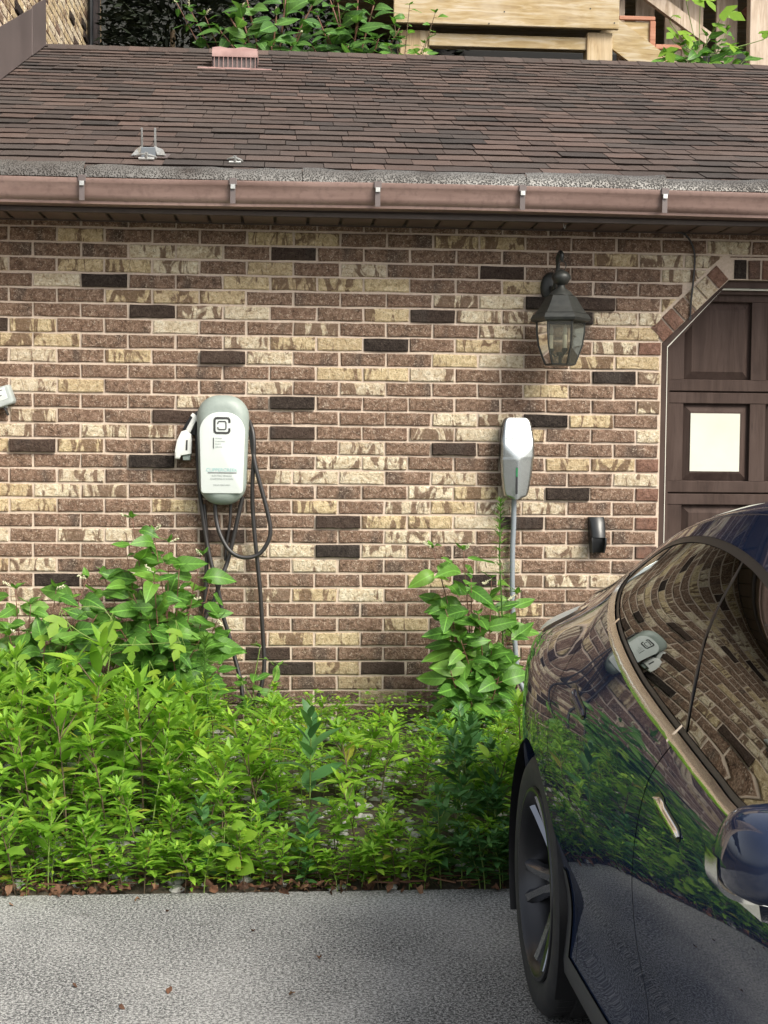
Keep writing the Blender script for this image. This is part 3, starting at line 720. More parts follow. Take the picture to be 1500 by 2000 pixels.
# its connector, parked on the holster at the left
con = thing('charging_connector', 'white pistol-shaped plug parked left of the grey charger', 'plug', tuple(at(365, 890, -.06)))
def pl(pts, Y): return [at(u, v, Y) for u, v in pts]
def slab(name, pts, y0, y1, m, parent, sm=False):
    b = MB(); A = pl(pts, y0); zc = [(p.x, p.z) for p in A]; n = len(zc); gx = sum(p[0] for p in zc)/n; gz = sum(p[1] for p in zc)/n
    rg = [[(x, y1, z) for x, z in zc], [(x, y0+.006, z) for x, z in zc], [(gx+(x-gx)*.93, y0+.001, gz+(z-gz)*.95) for x, z in zc], [(gx+(x-gx)*.8, y0, gz+(z-gz)*.86) for x, z in zc]]
    b.loft(rg); return b.obj(name, m, parent, smooth=50)
slab('body', [(354, 842), (364, 840), (373, 848), (374, 862), (373, 887), (353, 890), (350, 897), (341, 896), (341, 880), (345, 860)], -.085, -.03, M['wplastic'], con)
slab('handle', [(362, 840), (376, 815), (372, 811), (376, 806), (389, 816), (386, 823), (382, 823), (371, 846)], -.075, -.035, M['wplastic'], con)
slab('slot', [(363, 859), (367, 859), (366, 880), (362, 880)], -.0865, -.083, M['ink'], con)
slab('collar', [(356, 889), (372, 887), (371, 899), (357, 899)], -.07, -.02, M['grey'], con)
slab('holster', [(356, 838), (372, 812), (388, 800), (388, 850), (372, 850)], -.03, .0, M['blackpl'], con)

# silver charger
tt, tb = at(1011, 816, -.09), at(1006, 972, -.09); tx = at(1011, 890, -.09).x; th_ = tt.z-tb.z
tes = thing('silver_charger', 'slim brushed silver wall charger with narrow green-lit slot', 'charger', (tx, 0, tb.z))
def tw(v):   # half width along the height, v from bottom 0 to top 1
    return float(np.interp(v, [0, .02, .10, .3, .52, .75, .93, .985, 1], [.030, .053, .060, .071, .0765, .074, .065, .058, .045]))
def tdep(u, v):
    U = .122-.085*(v-.49)-.06*max(0, v-.49)**2; L = .122-.019*abs(u)**1.35-.012*max(0, .49-v)
    k = .0035; h = max(k-abs(U-L), 0)/k
    return min(U, L)-h*h*k*.25-.010*max(0, abs(u)-.86)/.14
b = MB(); nu_, nv_ = 28, 60; P = []
for j in range(nv_+1):
    v = j/nv_; row = []
    for i in range(nu_+1):
        u = -1+2*i/nu_; z = tb.z+th_*v-.008*(1-u*u)*(v < .02)
        row.append((tx+tw(v)*u-(.006 if v < .5 else 0)*(1-v)*1.0, -tdep(u, v), z))
    P.append(row)
b.grid(P); b.obj('cover', M['silver'], tes, smooth=True)
b = MB(); ol = [(tx+tw(v)*.94, tb.z+th_*v) for v in np.linspace(.015, .99, 16)]+[(tx-tw(v)*.94, tb.z+th_*v) for v in np.linspace(.99, .015, 16)]
b.prism(ol, -.050, .0); b.obj('back_box', M['blackpl'], tes)
b = MB(); P2 = [[q for q in (row[0], (row[0][0]*.97+tx*.03, -.045, row[0][2]))] for row in P]; b.grid(P2); P2 = [[q for q in (row[-1], (row[-1][0]*.97+tx*.03, -.045, row[-1][2]))] for row in P]; b.grid(P2)
b.grid([P[-1], [(x, -.045, z-.002) for x, y, z in P[-1]]]); b.grid([P[0], [(x, -.045, z+.002) for x, y, z in P[0]]]); b.obj('cover_edge', M['silver'], tes)
sxz = (at(1010, 913, -.12), at(1007, 965, -.12))
b = MB(); b.box((sxz[1].x-.0005, -.1235, sxz[1].z), (sxz[0].x+.003, -.112, sxz[0].z)); b.obj('light_slot', M['blackpl'], tes)
b = MB(); b.box((sxz[1].x+.0003, -.1242, sxz[0].z-.042), (sxz[0].x+.0022, -.1215, sxz[0].z-.002)); b.obj('status_light', M['green_lamp'], tes)
for i, chh in enumerate('TESLA'): text('lettering', chh, .019, tx-.052+.026*i, -tdep(-.68+.34*i, .735)-.0012, tb.z+th_*.71, M['greyink'], tes)
b = MB(); b.tube(smooth_path([at(1004, 968, -.04), at(1003, 1030, -.03), at(1001, 1080, -.03), at(1001, 1180, -.03), at(1006, 1260, -.03), at(1012, 1320, -.03), at(1022, 1345, -.04), at(1030, 1370, -.05)], 5), .0125, 10); b.obj('conduit', M['conduit'], tes, smooth=60)
b = MB(); b.tube(smooth_path([at(1012, 1325, -.03), at(1025, 1326, -.04), at(1050, 1318, -.05), at(1070, 1318, -.06)], 4), .0125, 10); b.obj('conduit', M['conduit'], tes, smooth=60)

# black cable holster
hs_ = thing('cable_holster', 'small black plastic cable dock on the brick between charger and garage door', 'cable dock', tuple(at(1165, 1080, -.03)))
b = MB(); rings = []
for v, wl, wr, yf in ((1010, 1151, 1181, -.028), (1020, 1151, 1182, -.045), (1040, 1151.5, 1181.5, -.066), (1049, 1152, 1181, -.072)):
    A, B = at(wl, v, -.03), at(wr, v, -.03)
    rings.append([(A.x, .0, A.z), (A.x+.001, yf*.75, A.z), (A.x+.010, yf*.95, A.z), ((A.x+B.x)/2, yf, A.z), (B.x-.010, yf*.95, A.z), (B.x-.001, yf*.75, A.z), (B.x, .0, A.z)])
b.loft(rings, 0, True, False)
b.obj('hood', M['blackpl'], hs_, smooth=50)
b = MB(); rings = []
for v, wl, wr, yf, th in ((1049.5, 1152, 1181, -.072, .006), (1062, 1152.5, 1180.5, -.076, .010), (1079, 1154, 1178, -.064, .012)):
    A, B = at(wl, v, -.03), at(wr, v, -.03)
    rings.append([(A.x, .0, A.z), (A.x, yf, A.z), (A.x+.0065, yf, A.z), (A.x+.0105, yf+.035, A.z), (B.x-.0105, yf+.035, A.z), (B.x-.0065, yf, A.z), (B.x, yf, A.z), (B.x, .0, A.z)])
b.loft(rings); b.obj('cradle', M['blackpl'], hs_, smooth=30)

# grey box at the left edge of the wall
gb = thing('grey_utility_box', 'tilted grey utility box with a white label at the left of the wall', 'utility box', tuple(at(10, 790, -.03)))
slab('box', [(-40, 765), (16, 751), (27, 781), (25, 787), (-30, 806)], -.06, .0, M['boxgrey'], gb)
slab('label_plate', [(-30, 766), (9, 756), (16, 778), (-24, 792)], -.0625, -.058, M['facew'], gb)
slab('print', [(-2, 762.5), (5, 760.5), (5.4, 762), (-1.6, 764)], -.0632, -.062, M['ink'], gb); slab('print', [(-2, 773), (3, 771), (3.5, 773), (-1.5, 775)], -.0632, -.062, M['ink'], gb)
slab('lug', [(2, 790), (14, 788), (13, 797), (6, 798)], -.03, .0, M['boxgrey'], gb)
b = MB(); b.tube([at(8, 796, -.03), at(12, 802, -.03), at(16, 811, -.025)], .006, 8); b.obj('cable_stub', M['rubber'], gb)

# ------------------------------------------------------------------ lantern
LY = -.19
lc = at(1095, 622, LY); LXc = lc.x
def lz_(v): return at(1095, v, LY).z
def lr(px): return px/ (FPX/(LY-CAM.y)) *1.0
lan = thing('wall_lantern', 'dark bronze six-sided carriage lantern with clear panes on the brick wall', 'wall lantern', (LXc, 0, lz_(713)))
A0 = R(30)+R(17)
b = MB(); b.lathe([(lr(57), lz_(619)), (lr(59), lz_(623)), (lr(57), lz_(628)), (lr(49), lz_(630)), (lr(48), lz_(626))], 6, (LXc, LY, 0), 'z', 0, A0); b.lathe([(lr(57), lz_(619)), (lr(54), lz_(614.5)), (lr(51), lz_(613.5))], 6, (LXc, LY, 0), 'z', 0, A0); b.obj('rim', M['lamp'], lan)
b = MB(); b.lathe([(lr(51), lz_(613)), (lr(42), lz_(601)), (lr(34), lz_(588)), (lr(29), lz_(579)), (lr(25), lz_(578))], 6, (LXc, LY, 0), 'z', 0, A0); b.lathe([(lr(48), lz_(626)), (.001, lz_(622))], 6, (LXc, LY, 0), 'z', 0, A0); b.obj('roof', M['lamp'], lan)
b = MB(); b.lathe([(lr(25), lz_(578)), (lr(19), lz_(570)), (lr(9), lz_(563)), (lr(7), lz_(557)), (lr(13), lz_(554)), (lr(19), lz_(544)), (lr(18), lz_(537)), (lr(11), lz_(531)), (lr(5), lz_(528)), (.001, lz_(526))], 20, (LXc, LY, 0)); b.obj('finial', M['lamp'], lan, smooth=50)
prof = [(lr(47), lz_(630)), (lr(46.5), lz_(650)), (lr(43), lz_(675)), (lr(34), lz_(700)), (lr(29), lz_(712))]
def hexp(r, z, k): a = A0+k*math.pi/3; return Vector((LXc+r*math.cos(a), LY+r*math.sin(a), z))
for k in range(6):
    b = MB(); b.grid([[hexp(r*.985, z, k), hexp(r*.985, z, k+1)] for r, z in prof]); b.obj('pane', M['lampglass'], lan, smooth=False)
    b = MB(); b.tube([hexp(r, z, k) for r, z in prof], .0035, 6); b.obj('glazing_bar', M['lamp'], lan)
b = MB(); b.lathe([(.001, lz_(714)), (lr(29), lz_(714)), (lr(30), lz_(711)), (.001, lz_(710))], 6, (LXc, LY, 0), 'z', 0, A0); b.obj('base', M['lamp'], lan)
b = MB(); b.tube([(LXc, LY, lz_(712)), (LXc, LY, lz_(690))], .008, 8); b.lathe([(.004, lz_(690)), (.016, lz_(694)), (.018, lz_(688))], 10, (LXc, LY, 0)); b.obj('candle_stem', M['lamp'], lan)
for k in range(3):
    a = 2*math.pi*k/3+.9; px_, py_ = LXc+.040*math.cos(a), LY+.040*math.sin(a)
    b = MB(); b.lathe([(.004, lz_(690)), (.013, lz_(684)), (.013, lz_(681))], 10, (px_, py_, 0)); b.tube([(LXc, LY, lz_(692)), ((LXc+px_)/2, (LY+py_)/2, lz_(697)), (px_, py_, lz_(688))], .004, 6); b.obj('candle_cup', M['lamp'], lan)
    b = MB(); b.tube([(px_, py_, lz_(682)), (px_, py_, lz_(655))], .009, 10); c1 = b.obj('candle', M['candle'], lan, smooth=50)
    b = MB(); b.lathe([(.006, lz_(655)), (.010, lz_(649)), (.009, lz_(643)), (.002, lz_(634))], 10, (px_, py_, 0)); b.obj('bulb', M['bulb'], lan, smooth=True)
pc = at(1074, 562, 0)
b = MB(); n = 18; b.loft([[(pc.x+.045*s_*math.cos(2*math.pi*j/n), y, pc.z+.07*s_*math.sin(2*math.pi*j/n)) for j in range(n)] for s_, y in ((1, .0), (1, -.012), (.85, -.022), (.5, -.028))]); b.obj('wall_plate', M['lamp'], lan, smooth=50)
zt = lz_(493)
b = MB(); b.tube(smooth_path([(pc.x, -.02, pc.z), (pc.x+.004, -.07, pc.z-.02), (pc.x+.008, -.105, pc.z+.03), (pc.x+.014, -.115, pc.z+.085), (LXc-.008, -.135, zt-.02), (LXc-.002, -.165, zt+.004), (LXc, LY-.005, zt-.012), (LXc, LY, zt-.035)], 5), [.011]*8+[.0095]*28, 9); b.obj('arm', M['lamp'], lan, smooth=60)
b = MB(); rr = .017; b.tube([(LXc+.004+rr*math.cos(a), LY, lz_(519)+rr*1.2*math.sin(a)) for a in np.linspace(0, 2*math.pi, 16)], .0022, 6); b.obj('hanging_ring', M['lamp'], lan)

# black wire by the door and the hook in the soffit
b = MB(); b.tube(smooth_path([at(1318, 452, -.02), at(1338, 458, -.03), at(1352, 478, -.02), at(1357, 505, -.012), at(1354, 550, -.012), at(1350, 585, -.012), at(1348, 622, -.008)], 5), .0045, 6); b.lathe([(.001, 0), (.007, .001), (.007, .012), (.001, .013)], 8, tuple(at(1348, 622, -.012)), 'y'); tag(b.obj('wire', M['rubber']), 'thin black wire running down the brick to the sloped corner of the garage door', 'wire')
b = MB(); b.tube(smooth_path([at(1102, 430, -.22), at(1101, 440, -.22), at(1103, 446, -.22), at(1105, 440, -.22)], 4), .0022, 6); tag(b.obj('ceiling_hook', M['steel']), 'small bright metal hook hanging from the soffit above the lantern', 'hook')

# roof bracket and small fitting
ry = .02
def on_roof(u, v, h=.02):
    d = (at(u, v, 1)-CAM); o_ = rp(0, 0, h); k = (o_-CAM).dot(nu)/d.dot(nu); return CAM+d*k
br = thing('roof_bracket', 'grey metal bracket with two pointed fins on the lower roof', 'bracket', tuple(on_roof(288, 305)))
P0 = on_roof(290, 306)
for (ub, ut, vt, sgn) in ((273, 276, 249, -1), (307, 301, 249, 1)):
    q = on_roof(ub, 303); T = at(ut, vt, q.y+.05)
    b = MB(); F0 = on_roof(ub+sgn*16, 303, .022); K = at(ut, 285, q.y+.06)
    V = [q, F0, Vector((q.x+sgn*.018, q.y+.05, (q.z+K.z)/2+.01)), K, T, Vector((T.x+.005, T.y+.01, T.z)), Vector((K.x+.006, K.y+.03, K.z-.01)), q+du*.09]
    b.add(V, [(0, 1, 2), (0, 2, 3), (3, 2, 6), (3, 6, 5, 4), (0, 3, 6, 7), (2, 1, 7, 6), (0, 7, 1)]); b.add([v+Vector((.003*sgn, .004, 0)) for v in V], [(0, 1, 2), (0, 2, 3), (3, 2, 6), (3, 6, 5, 4), (0, 3, 6, 7), (2, 1, 7, 6)])
    b.obj('fin', M['steel'], br)
b = MB(); q = on_roof(290, 304); b.beam(on_roof(276, 299, .03), on_roof(304, 299, .03), .012, .05, nu); b.obj('cross_plate', M['conduit'], br)
b = MB(); b.beam(on_roof(258, 302, .013), on_roof(330, 305, .013), .10, .004, nu); b.obj('base_plate', M['flash'], br)
def bolt(b, c, s):
    b.tube([c-Vector((s, 0, 0)), c+Vector((s, 0, 0))], .007, 8); b.tube([c, c+nu*.028], .008, 6)
    b.tube(smooth_path([c+Vector((-s*1.3, 0, .012)), c+Vector((-s*.3, -.012, .018)), c+Vector((s*.9, 0, .012)), c+Vector((s*1.2, .012, .006)), c+Vector((0, .02, .006))], 4), .004, 6)
b = MB(); bolt(b, on_roof(286, 310, .02), .034); b.obj('clamp', M['steel'], br)
b = MB(); bolt(b, on_roof(459, 317, .018), .026); tag(b.obj('roof_clamp', M['steel']), 'small shiny metal clamp lying on the lowest shingles right of the bracket', 'clamp')
# ------------------------------------------------------------------ car
t = NT('dark_blue_car_paint'); lw = t.n('LayerWeight', Blend=.35); fl = t.noise(t.pos(), 1800, 1)
t.P(Base_Color=t.mix(t.math('MULTIPLY', fl, .35), (.011, .018, .042), (.018, .029, .066)), Metallic=0.0, Specular_IOR_Level=0.0, Roughness=.4, Coat_Weight=1.0, Coat_Roughness=.015, Coat_IOR=1.52); M['paint'] = t.m
def glass(name, tint, ior):
    t = NT(name); t.t.nodes.remove(t.b); fr = t.n('Fresnel', IOR=ior); a = t.n('BsdfTransparent'); a.inputs[0].default_value = (*tint, 1); g = t.n('BsdfGlossy'); g.inputs['Roughness'].default_value = .0; g.inputs[0].default_value = (.92, .95, .93, 1)
    mx = t.n('MixShader'); t.t.links.new(fr.outputs[0], mx.inputs[0]); t.t.links.new(a.outputs[0], mx.inputs[1]); t.t.links.new(g.outputs[0], mx.inputs[2]); t.t.links.new(mx.outputs[0], t.out.inputs[0]); return t.m
M['carglass'] = glass('tinted_car_glass', (.10, .12, .115), 2.4); M['roofglass'] = glass('black_roof_glass', (.02, .02, .022), 1.6)
M['chrome'] = plain('satin_bright_trim', (.88, .88, .85), .16, 1.0); M['trimblk'] = plain('black_window_seal', (.008, .008, .009), .35); M['gloss'] = plain('gloss_black', (.006, .006, .007), .08)
M['rocker'] = plain('grey_black_sill_plastic', (.035, .036, .038), .55); M['tyre'] = grainy('tyre_rubber', (.012, .012, .013), (.024, .024, .025), .75, 30, 0, .1)
M['alloy'] = plain('dark_machined_alloy', (.24, .25, .28), .18, 1.0); M['rimdark'] = plain('dark_grey_rim', (.045, .046, .05), .3, .8); M['brake'] = plain('brake_disc', (.06, .06, .06), .5, .8); M['seat'] = plain('black_seat', (.012, .012, .013), .6); M['lamplens'] = plain('clear_tail_lens', (.58, .62, .60), .3, 0, Coat_Weight=.2); M['redlens'] = plain('red_tail_lens', (.25, .01, .01), .1)

XC, YR = 1.5555, -2.899
car = thing('parked_car', 'glossy dark blue sedan parked beside the bed with bright window trim', 'car', (XC, YR, 0))
car.rotation_euler = (0, 0, R(-90))
def cobj(name, mb_or_me, m, parent=None, smooth=True, fix=True):
    me = mb_or_me.mesh(name, m, smooth, fix) if isinstance(mb_or_me, MB) else mb_or_me
    o = bpy.data.objects.new(name, me); col.objects.link(o); o.parent = parent or car; return o

def pchip(X, Y, x):
    X = np.asarray(X, float); Y = np.asarray(Y, float); x = np.asarray(x, float); h = np.diff(X); d = np.diff(Y)/h; m = np.zeros(len(X))
    for i in range(1, len(X)-1):
        if d[i-1]*d[i] > 0:
            w1 = 2*h[i]+h[i-1]; w2 = h[i]+2*h[i-1]; m[i] = (w1+w2)/(w1/d[i-1]+w2/d[i])
    m[0] = d[0]; m[-1] = d[-1]; i = np.clip(np.searchsorted(X, x, side='right')-1, 0, len(X)-2); t_ = (x-X[i])/h[i]; t2 = t_*t_; t3 = t2*t_
    return (2*t3-3*t2+1)*Y[i]+(t3-2*t2+t_)*h[i]*m[i]+(-2*t3+3*t2)*Y[i+1]+(t3-t2)*h[i]*m[i+1]
XA, XB = -.978, 3.716
TB = dict(
 hw=([-.978,-.93,-.8,-.55,-.3,-.1,.1,.6,1.2,2.0,2.6,3.0,3.3,3.55,3.716],[.60,.68,.76,.835,.886,.912,.921,.920,.915,.918,.920,.915,.87,.74,.45]),
 zb=([-.978,-.5,0,.5,1.,1.5,2.,2.4,2.8,3.3,3.716],[.91,.955,.972,.970,.95,.925,.91,.885,.83,.73,.55]),
 yb=([-.978,-.8,-.5,-.2,0.1,.6,1.2,2.,2.5,3.,3.4,3.716],[.60,.695,.768,.828,.856,.872,.874,.876,.87,.83,.72,.42]),
 zr=([-.978,-.8,-.5,-.2,.1,.4,.8,1.2,1.6,2.,2.4,2.6,3.,3.5,3.716],[.975,1.005,1.045,1.118,1.21,1.285,1.335,1.345,1.305,1.20,1.02,.95,.87,.74,.58]),
 yr=([-.978,-.8,-.5,-.2,.1,.4,.8,1.2,1.6,2.,2.4,2.6,3.,3.5,3.716],[.50,.58,.625,.625,.622,.620,.615,.612,.615,.645,.71,.76,.75,.62,.38]),
 zc=([-.978,-.8,-.5,-.2,.1,.4,.8,1.2,1.6,2.,2.4,2.6,3.,3.5,3.716],[1.05,1.08,1.11,1.20,1.29,1.36,1.41,1.425,1.395,1.29,1.08,1.0,.92,.79,.62]))
_X = np.linspace(XA-.3, XB+.3, 1200); _D = {}
_k = np.exp(-.5*(np.arange(-70, 71)*(_X[1]-_X[0])/.085)**2); _k /= _k.sum()
for k_, (a_, b_) in TB.items():
    y_ = pchip(a_, b_, np.clip(_X, XA, XB)); y_ = np.where(_X < XA, 2*y_[0]-pchip(a_, b_, np.clip(2*XA-_X, XA, XB)), y_); y_ = np.where(_X > XB, 2*y_[-1]-pchip(a_, b_, np.clip(2*XB-_X, XA, XB)), y_)
    s_ = np.convolve(np.pad(y_, 70, mode='edge'), _k, 'valid'); _D[k_] = s_
def tv(n, x): return np.interp(x, _X, _D[n])
def yside(x, z):
    x = np.atleast_1d(np.asarray(x, float)); z = np.atleast_1d(np.asarray(z, float))
    hw, zb, yb, zr, yr = [tv(n, x) for n in ('hw', 'zb', 'yb', 'zr', 'yr')]
    z5 = np.minimum(.865, zb-.055); z4 = np.minimum(.70, z5-.06); z3 = np.minimum(.58, z4-.06); o_ = np.ones_like(x); md = .036*np.minimum(1, (zr-zb)/.3)-.035*np.clip((.30-x)/.6, 0, 1)
    Z = np.stack([.16*o_, .24*o_, np.minimum(.40, z3-.06), z3, z4, z5, zb, zb+.45*(zr-zb), zr], 1)
    Y = np.stack([hw-.10, hw-.03, hw-.040, hw-.010, hw, hw-.012, yb, yb+.45*(yr-yb)+md, yr], 1)
    h = np.diff(Z, axis=1); d = np.diff(Y, axis=1)/h; m = np.zeros_like(Z)
    for i in range(1, 8):
        w1 = 2*h[:, i]+h[:, i-1]; w2 = h[:, i]+2*h[:, i-1]; ok = d[:, i-1]*d[:, i] > 1e-12
        m[:, i] = np.where(ok, (w1+w2)/np.where(ok, w1/np.where(ok, d[:, i-1], 1)+w2/np.where(ok, d[:, i], 1), 1), 0)
    m[:, 0] = d[:, 0]; m[:, 8] = d[:, 7]
    i = np.clip((z[:, None] >= Z).sum(1)-1, 0, 7); q = np.arange(len(x)); t_ = (z-Z[q, i])/h[q, i]; t2 = t_*t_; t3 = t2*t_
    return (2*t3-3*t2+1)*Y[q, i]+(t3-2*t2+t_)*h[q, i]*m[q, i]+(-2*t3+3*t2)*Y[q, i+1]+(t3-t2)*h[q, i]*m[q, i+1]
def ysm(x, z):       # softened across the height so that reflections flow
    z = np.asarray(z, float); s_ = 0
    for dz, wt in ((-.032, .08), (-.022, .14), (-.011, .18), (0, .2), (.011, .18), (.022, .14), (.032, .08)): s_ = s_+wt*yside(x, z+dz)
    return s_
def nside(x, z):
    e = .012; dx = (ysm(x+e, z)-ysm(x-e, z))/(2*e); dz = (ysm(x, z+e)-ysm(x, z-e))/(2*e); n = np.stack([-dx, np.ones_like(dx), -dz], 1); return n/np.linalg.norm(n, axis=1)[:, None]

def sp(pts, k=8): return [(p.x, p.y) for p in smooth_path([(x, z, 0) for x, z in pts], k)]
AR = .373; FA = 2.875
def archc(cx, r=AR, n=40, z0=.335, bot=.16):
    a0 = math.asin(max(-1, (bot-z0)/r)); P = [(cx+r*math.cos(a), z0+r*math.sin(a)) for a in np.linspace(a0, math.pi-a0, n)]; return P
BZ = .165
# window outline: belt line, then back along the roof rail
trim_low = sp([(2.17, .905), (1.9, .905), (1.54, .911), (1.277, .934), (1.131, .951), (.962, .969), (.823, .989), (.701, 1.012), (.552, 1.045), (.462, 1.070), (.341, 1.107), (.256, 1.137), (.19, 1.165)], 5)
top_edge = sp([(.19, 1.165), (.195, 1.185), (.23, 1.205), (.31, 1.239), (.41, 1.262), (.546, 1.276), (.678, 1.282), (.802, 1.281), (.911, 1.275), (1.031, 1.264), (1.15, 1.248), (1.4, 1.203), (1.7, 1.125), (1.95, 1.035), (2.12, .955), (2.17, .905)], 5)
DLO = trim_low+top_edge[1:-1]
glass_low = sp([(2.09, .945), (1.9, .935), (1.578, .938), (1.421, .953), (1.287, .968), (1.146, .985), (1.026, 1.0), (.881, 1.020), (.741, 1.045), (.577, 1.078), (.458, 1.108), (.352, 1.139), (.252, 1.172)], 5)
glass_top = sp([(.252, 1.172), (.32, 1.222), (.41, 1.246), (.546, 1.262), (.678, 1.268), (.802, 1.267), (.911, 1.261), (1.031, 1.250), (1.15, 1.234), (1.4, 1.188), (1.7, 1.11), (1.93, 1.022), (2.09, .945)], 5)
GLS = glass_low+glass_top[1:-1]
seal_low = [(x, z-.010) for x, z in glass_low]
def ribbon(pl, wd=.0022):
    P = [Vector(p) for p in pl]; L_, R_ = [], []
    for i, p in enumerate(P):
        d = (P[min(i+1, len(P)-1)]-P[max(i-1, 0)]).normalized(); n = Vector((-d.y, d.x))*wd; L_.append(tuple(p+n)); R_.append(tuple(p-n))
    return L_+R_[::-1]
bp_line = [(1.235, .93), (1.21, .985), (1.10, 1.12), (.965, 1.29)]
qt_line = sp([(.47, 1.08), (.485, 1.14), (.56, 1.20), (.62, 1.29)], 4)
seams = [ribbon(sp([(1.19, .955), (1.15, .90), (1.11, .80), (1.09, .70), (1.08, .60), (1.08, .45), (1.09, .30)], 6)),
         ribbon(sp([(.38, 1.094), (.30, 1.0), (.255, .87), (.262, .77), (.32, .67), (.40, .565), (.447, .47), (.47, .38), (.48, .30)], 6)),
         ribbon(sp([(2.25, .93), (2.36, .84), (2.42, .70), (2.43, .5), (2.42, .30)], 6)),
         ribbon(sp([(-.47, 1.05), (-.49, .96), (-.52, .86), (-.53, .7), (-.55, .48)], 6))]
sill_line = [(x, .285+.012*math.sin(x)) for x in np.linspace(-.40, 3.4, 60)]

def pip(px_, pz_, poly):
    P = np.array(poly); x0, z0 = P[:, 0], P[:, 1]; x1, z1 = np.roll(x0, -1), np.roll(z0, -1); c = np.zeros(len(px_), bool)
    for a, b_, c_, d in zip(x0, z0, x1, z1):
        if b_ == d: continue
        k = ((b_ > pz_) != (d > pz_)) & (px_ < (c_-a)*(pz_-b_)/(d-b_)+a); c ^= k
    return c
V2 = []; E2 = []
def addpoly(pl, closed=True):
    b0 = len(V2); V2.extend([Vector(p) for p in pl]); n = len(pl)
    E2.extend([(b0+i, b0+(i+1) % n) for i in range(n if closed else n-1)])
topx = np.linspace(XA, XB, 180)
outline = [(x, float(tv('zr', x))) for x in topx]+[(x, BZ) for x in np.linspace(XB, XA, 120)]
addpoly(outline)
arR, arF = archc(0.0), archc(FA)
addpoly(arR, False); addpoly(arF, False); addpoly(DLO); addpoly(GLS); addpoly(ribbon(bp_line, .0035)); addpoly(ribbon(qt_line, .0012))
for s_ in seams: addpoly(s_)
addpoly(seal_low, False)
addpoly([(x, z-.020) for x, z in glass_low], False)
addpoly([(x, z) for x, z in sill_line], False)
addpoly([((AR+.045+.02*max(0, -a))*math.cos(a), .335+(AR+.045+.02*max(0, -a))*math.sin(a)) for a in np.linspace(-.46, .36, 30)]+[((AR)*math.cos(.40), .335+AR*math.sin(.40))], False)
for x in np.arange(XA+.012, XB, .0235):
    zt_ = float(tv('zr', x))
    for z in np.arange(BZ+.012, zt_-.008, .0205): V2.append(Vector((x+.004*math.sin(z*300), z)))
res = delaunay_2d_cdt(V2, E2, [], 0, 1e-5)
vv = np.array([tuple(v) for v in res[0]]); ff = np.array([tuple(f) for f in res[2]])
cen = vv[ff].mean(1); cxp, czp = cen[:, 0], cen[:, 1]
inside = pip(cxp, czp, outline)
inside &= ~((np.hypot(cxp, czp-.335) < AR*.9995)|(np.hypot(cxp-FA, czp-.335) < AR*.9995))
inside &= ~((np.abs(cxp) < AR*.9) & (czp < .30))&~((np.abs(cxp-FA) < AR*.9) & (czp < .30))
reg = np.full(len(ff), 'body', dtype=object)
dlo = pip(cxp, czp, DLO); gls = pip(cxp, czp, GLS); bpr = pip(cxp, czp, ribbon(bp_line, .0035)); qtr = pip(cxp, czp, ribbon(qt_line, .0012))
lowtrim = np.interp(cxp, [p[0] for p in trim_low[::-1]], [p[1] for p in trim_low[::-1]]); lowseal = np.interp(cxp, [p[0] for p in seal_low[::-1]], [p[1] for p in seal_low[::-1]])
istrim = dlo & ~gls & (czp < np.interp(cxp, [.19, .25, 2.2], [1.18, 1.16, .96])) & (czp < lowtrim+.06)
reg[dlo & ~gls] = 'seal'; reg[istrim & (czp < lowseal)] = 'trim'
bx_ = np.interp(czp, [p[1] for p in bp_line], [p[0] for p in bp_line]); qx_ = np.interp(czp, [p[1] for p in qt_line], [p[0] for p in qt_line])
reg[gls & (cxp > bx_)] = 'front_window'; reg[gls & (cxp <= bx_)] = 'rear_window'; reg[gls & (cxp <= qx_)] = 'quarter_window'; reg[gls & (bpr | qtr)] = 'seal'
sx = [np.interp(czp, sorted([p[1] for p in s_[:len(s_)//2]]), [p[0] for p in sorted(s_[:len(s_)//2], key=lambda p: p[1])]) for s_ in seams]
isb = reg == 'body'; sm_ = np.zeros(len(ff), bool)
for s_ in seams: sm_ |= pip(cxp, czp, s_)
sillz = np.interp(cxp, [p[0] for p in sill_line], [p[1] for p in sill_line])
low = isb & (czp < sillz) & (cxp > -.2) & (cxp < 3.1)
reg[isb & (cxp > sx[1]) & (cxp <= sx[0]) & (czp < lowtrim+.02)] = 'rear_door'; reg[isb & (cxp > sx[0]) & (cxp <= sx[2]) & (czp < lowtrim+.02)] = 'front_door'
reg[isb & (cxp < sx[3])] = 'rear_bumper'; reg[isb & (czp > lowtrim+.02) & (cxp > .1) & (cxp < 2.3)] = 'body'
an_ = np.arctan2(czp-.335, cxp); low |= isb & (np.hypot(cxp, czp-.335) < AR+(.045+.02*np.maximum(0, -an_))*np.clip((.40-an_)/.04, 0, 1)) & (an_ < .40) & (an_ > -.6)
reg[low] = 'sill'; reg[isb & sm_ & (czp > sillz)] = 'gap'
yv = ysm(vv[:, 0], vv[:, 1]); nv = nside(vv[:, 0], vv[:, 1])
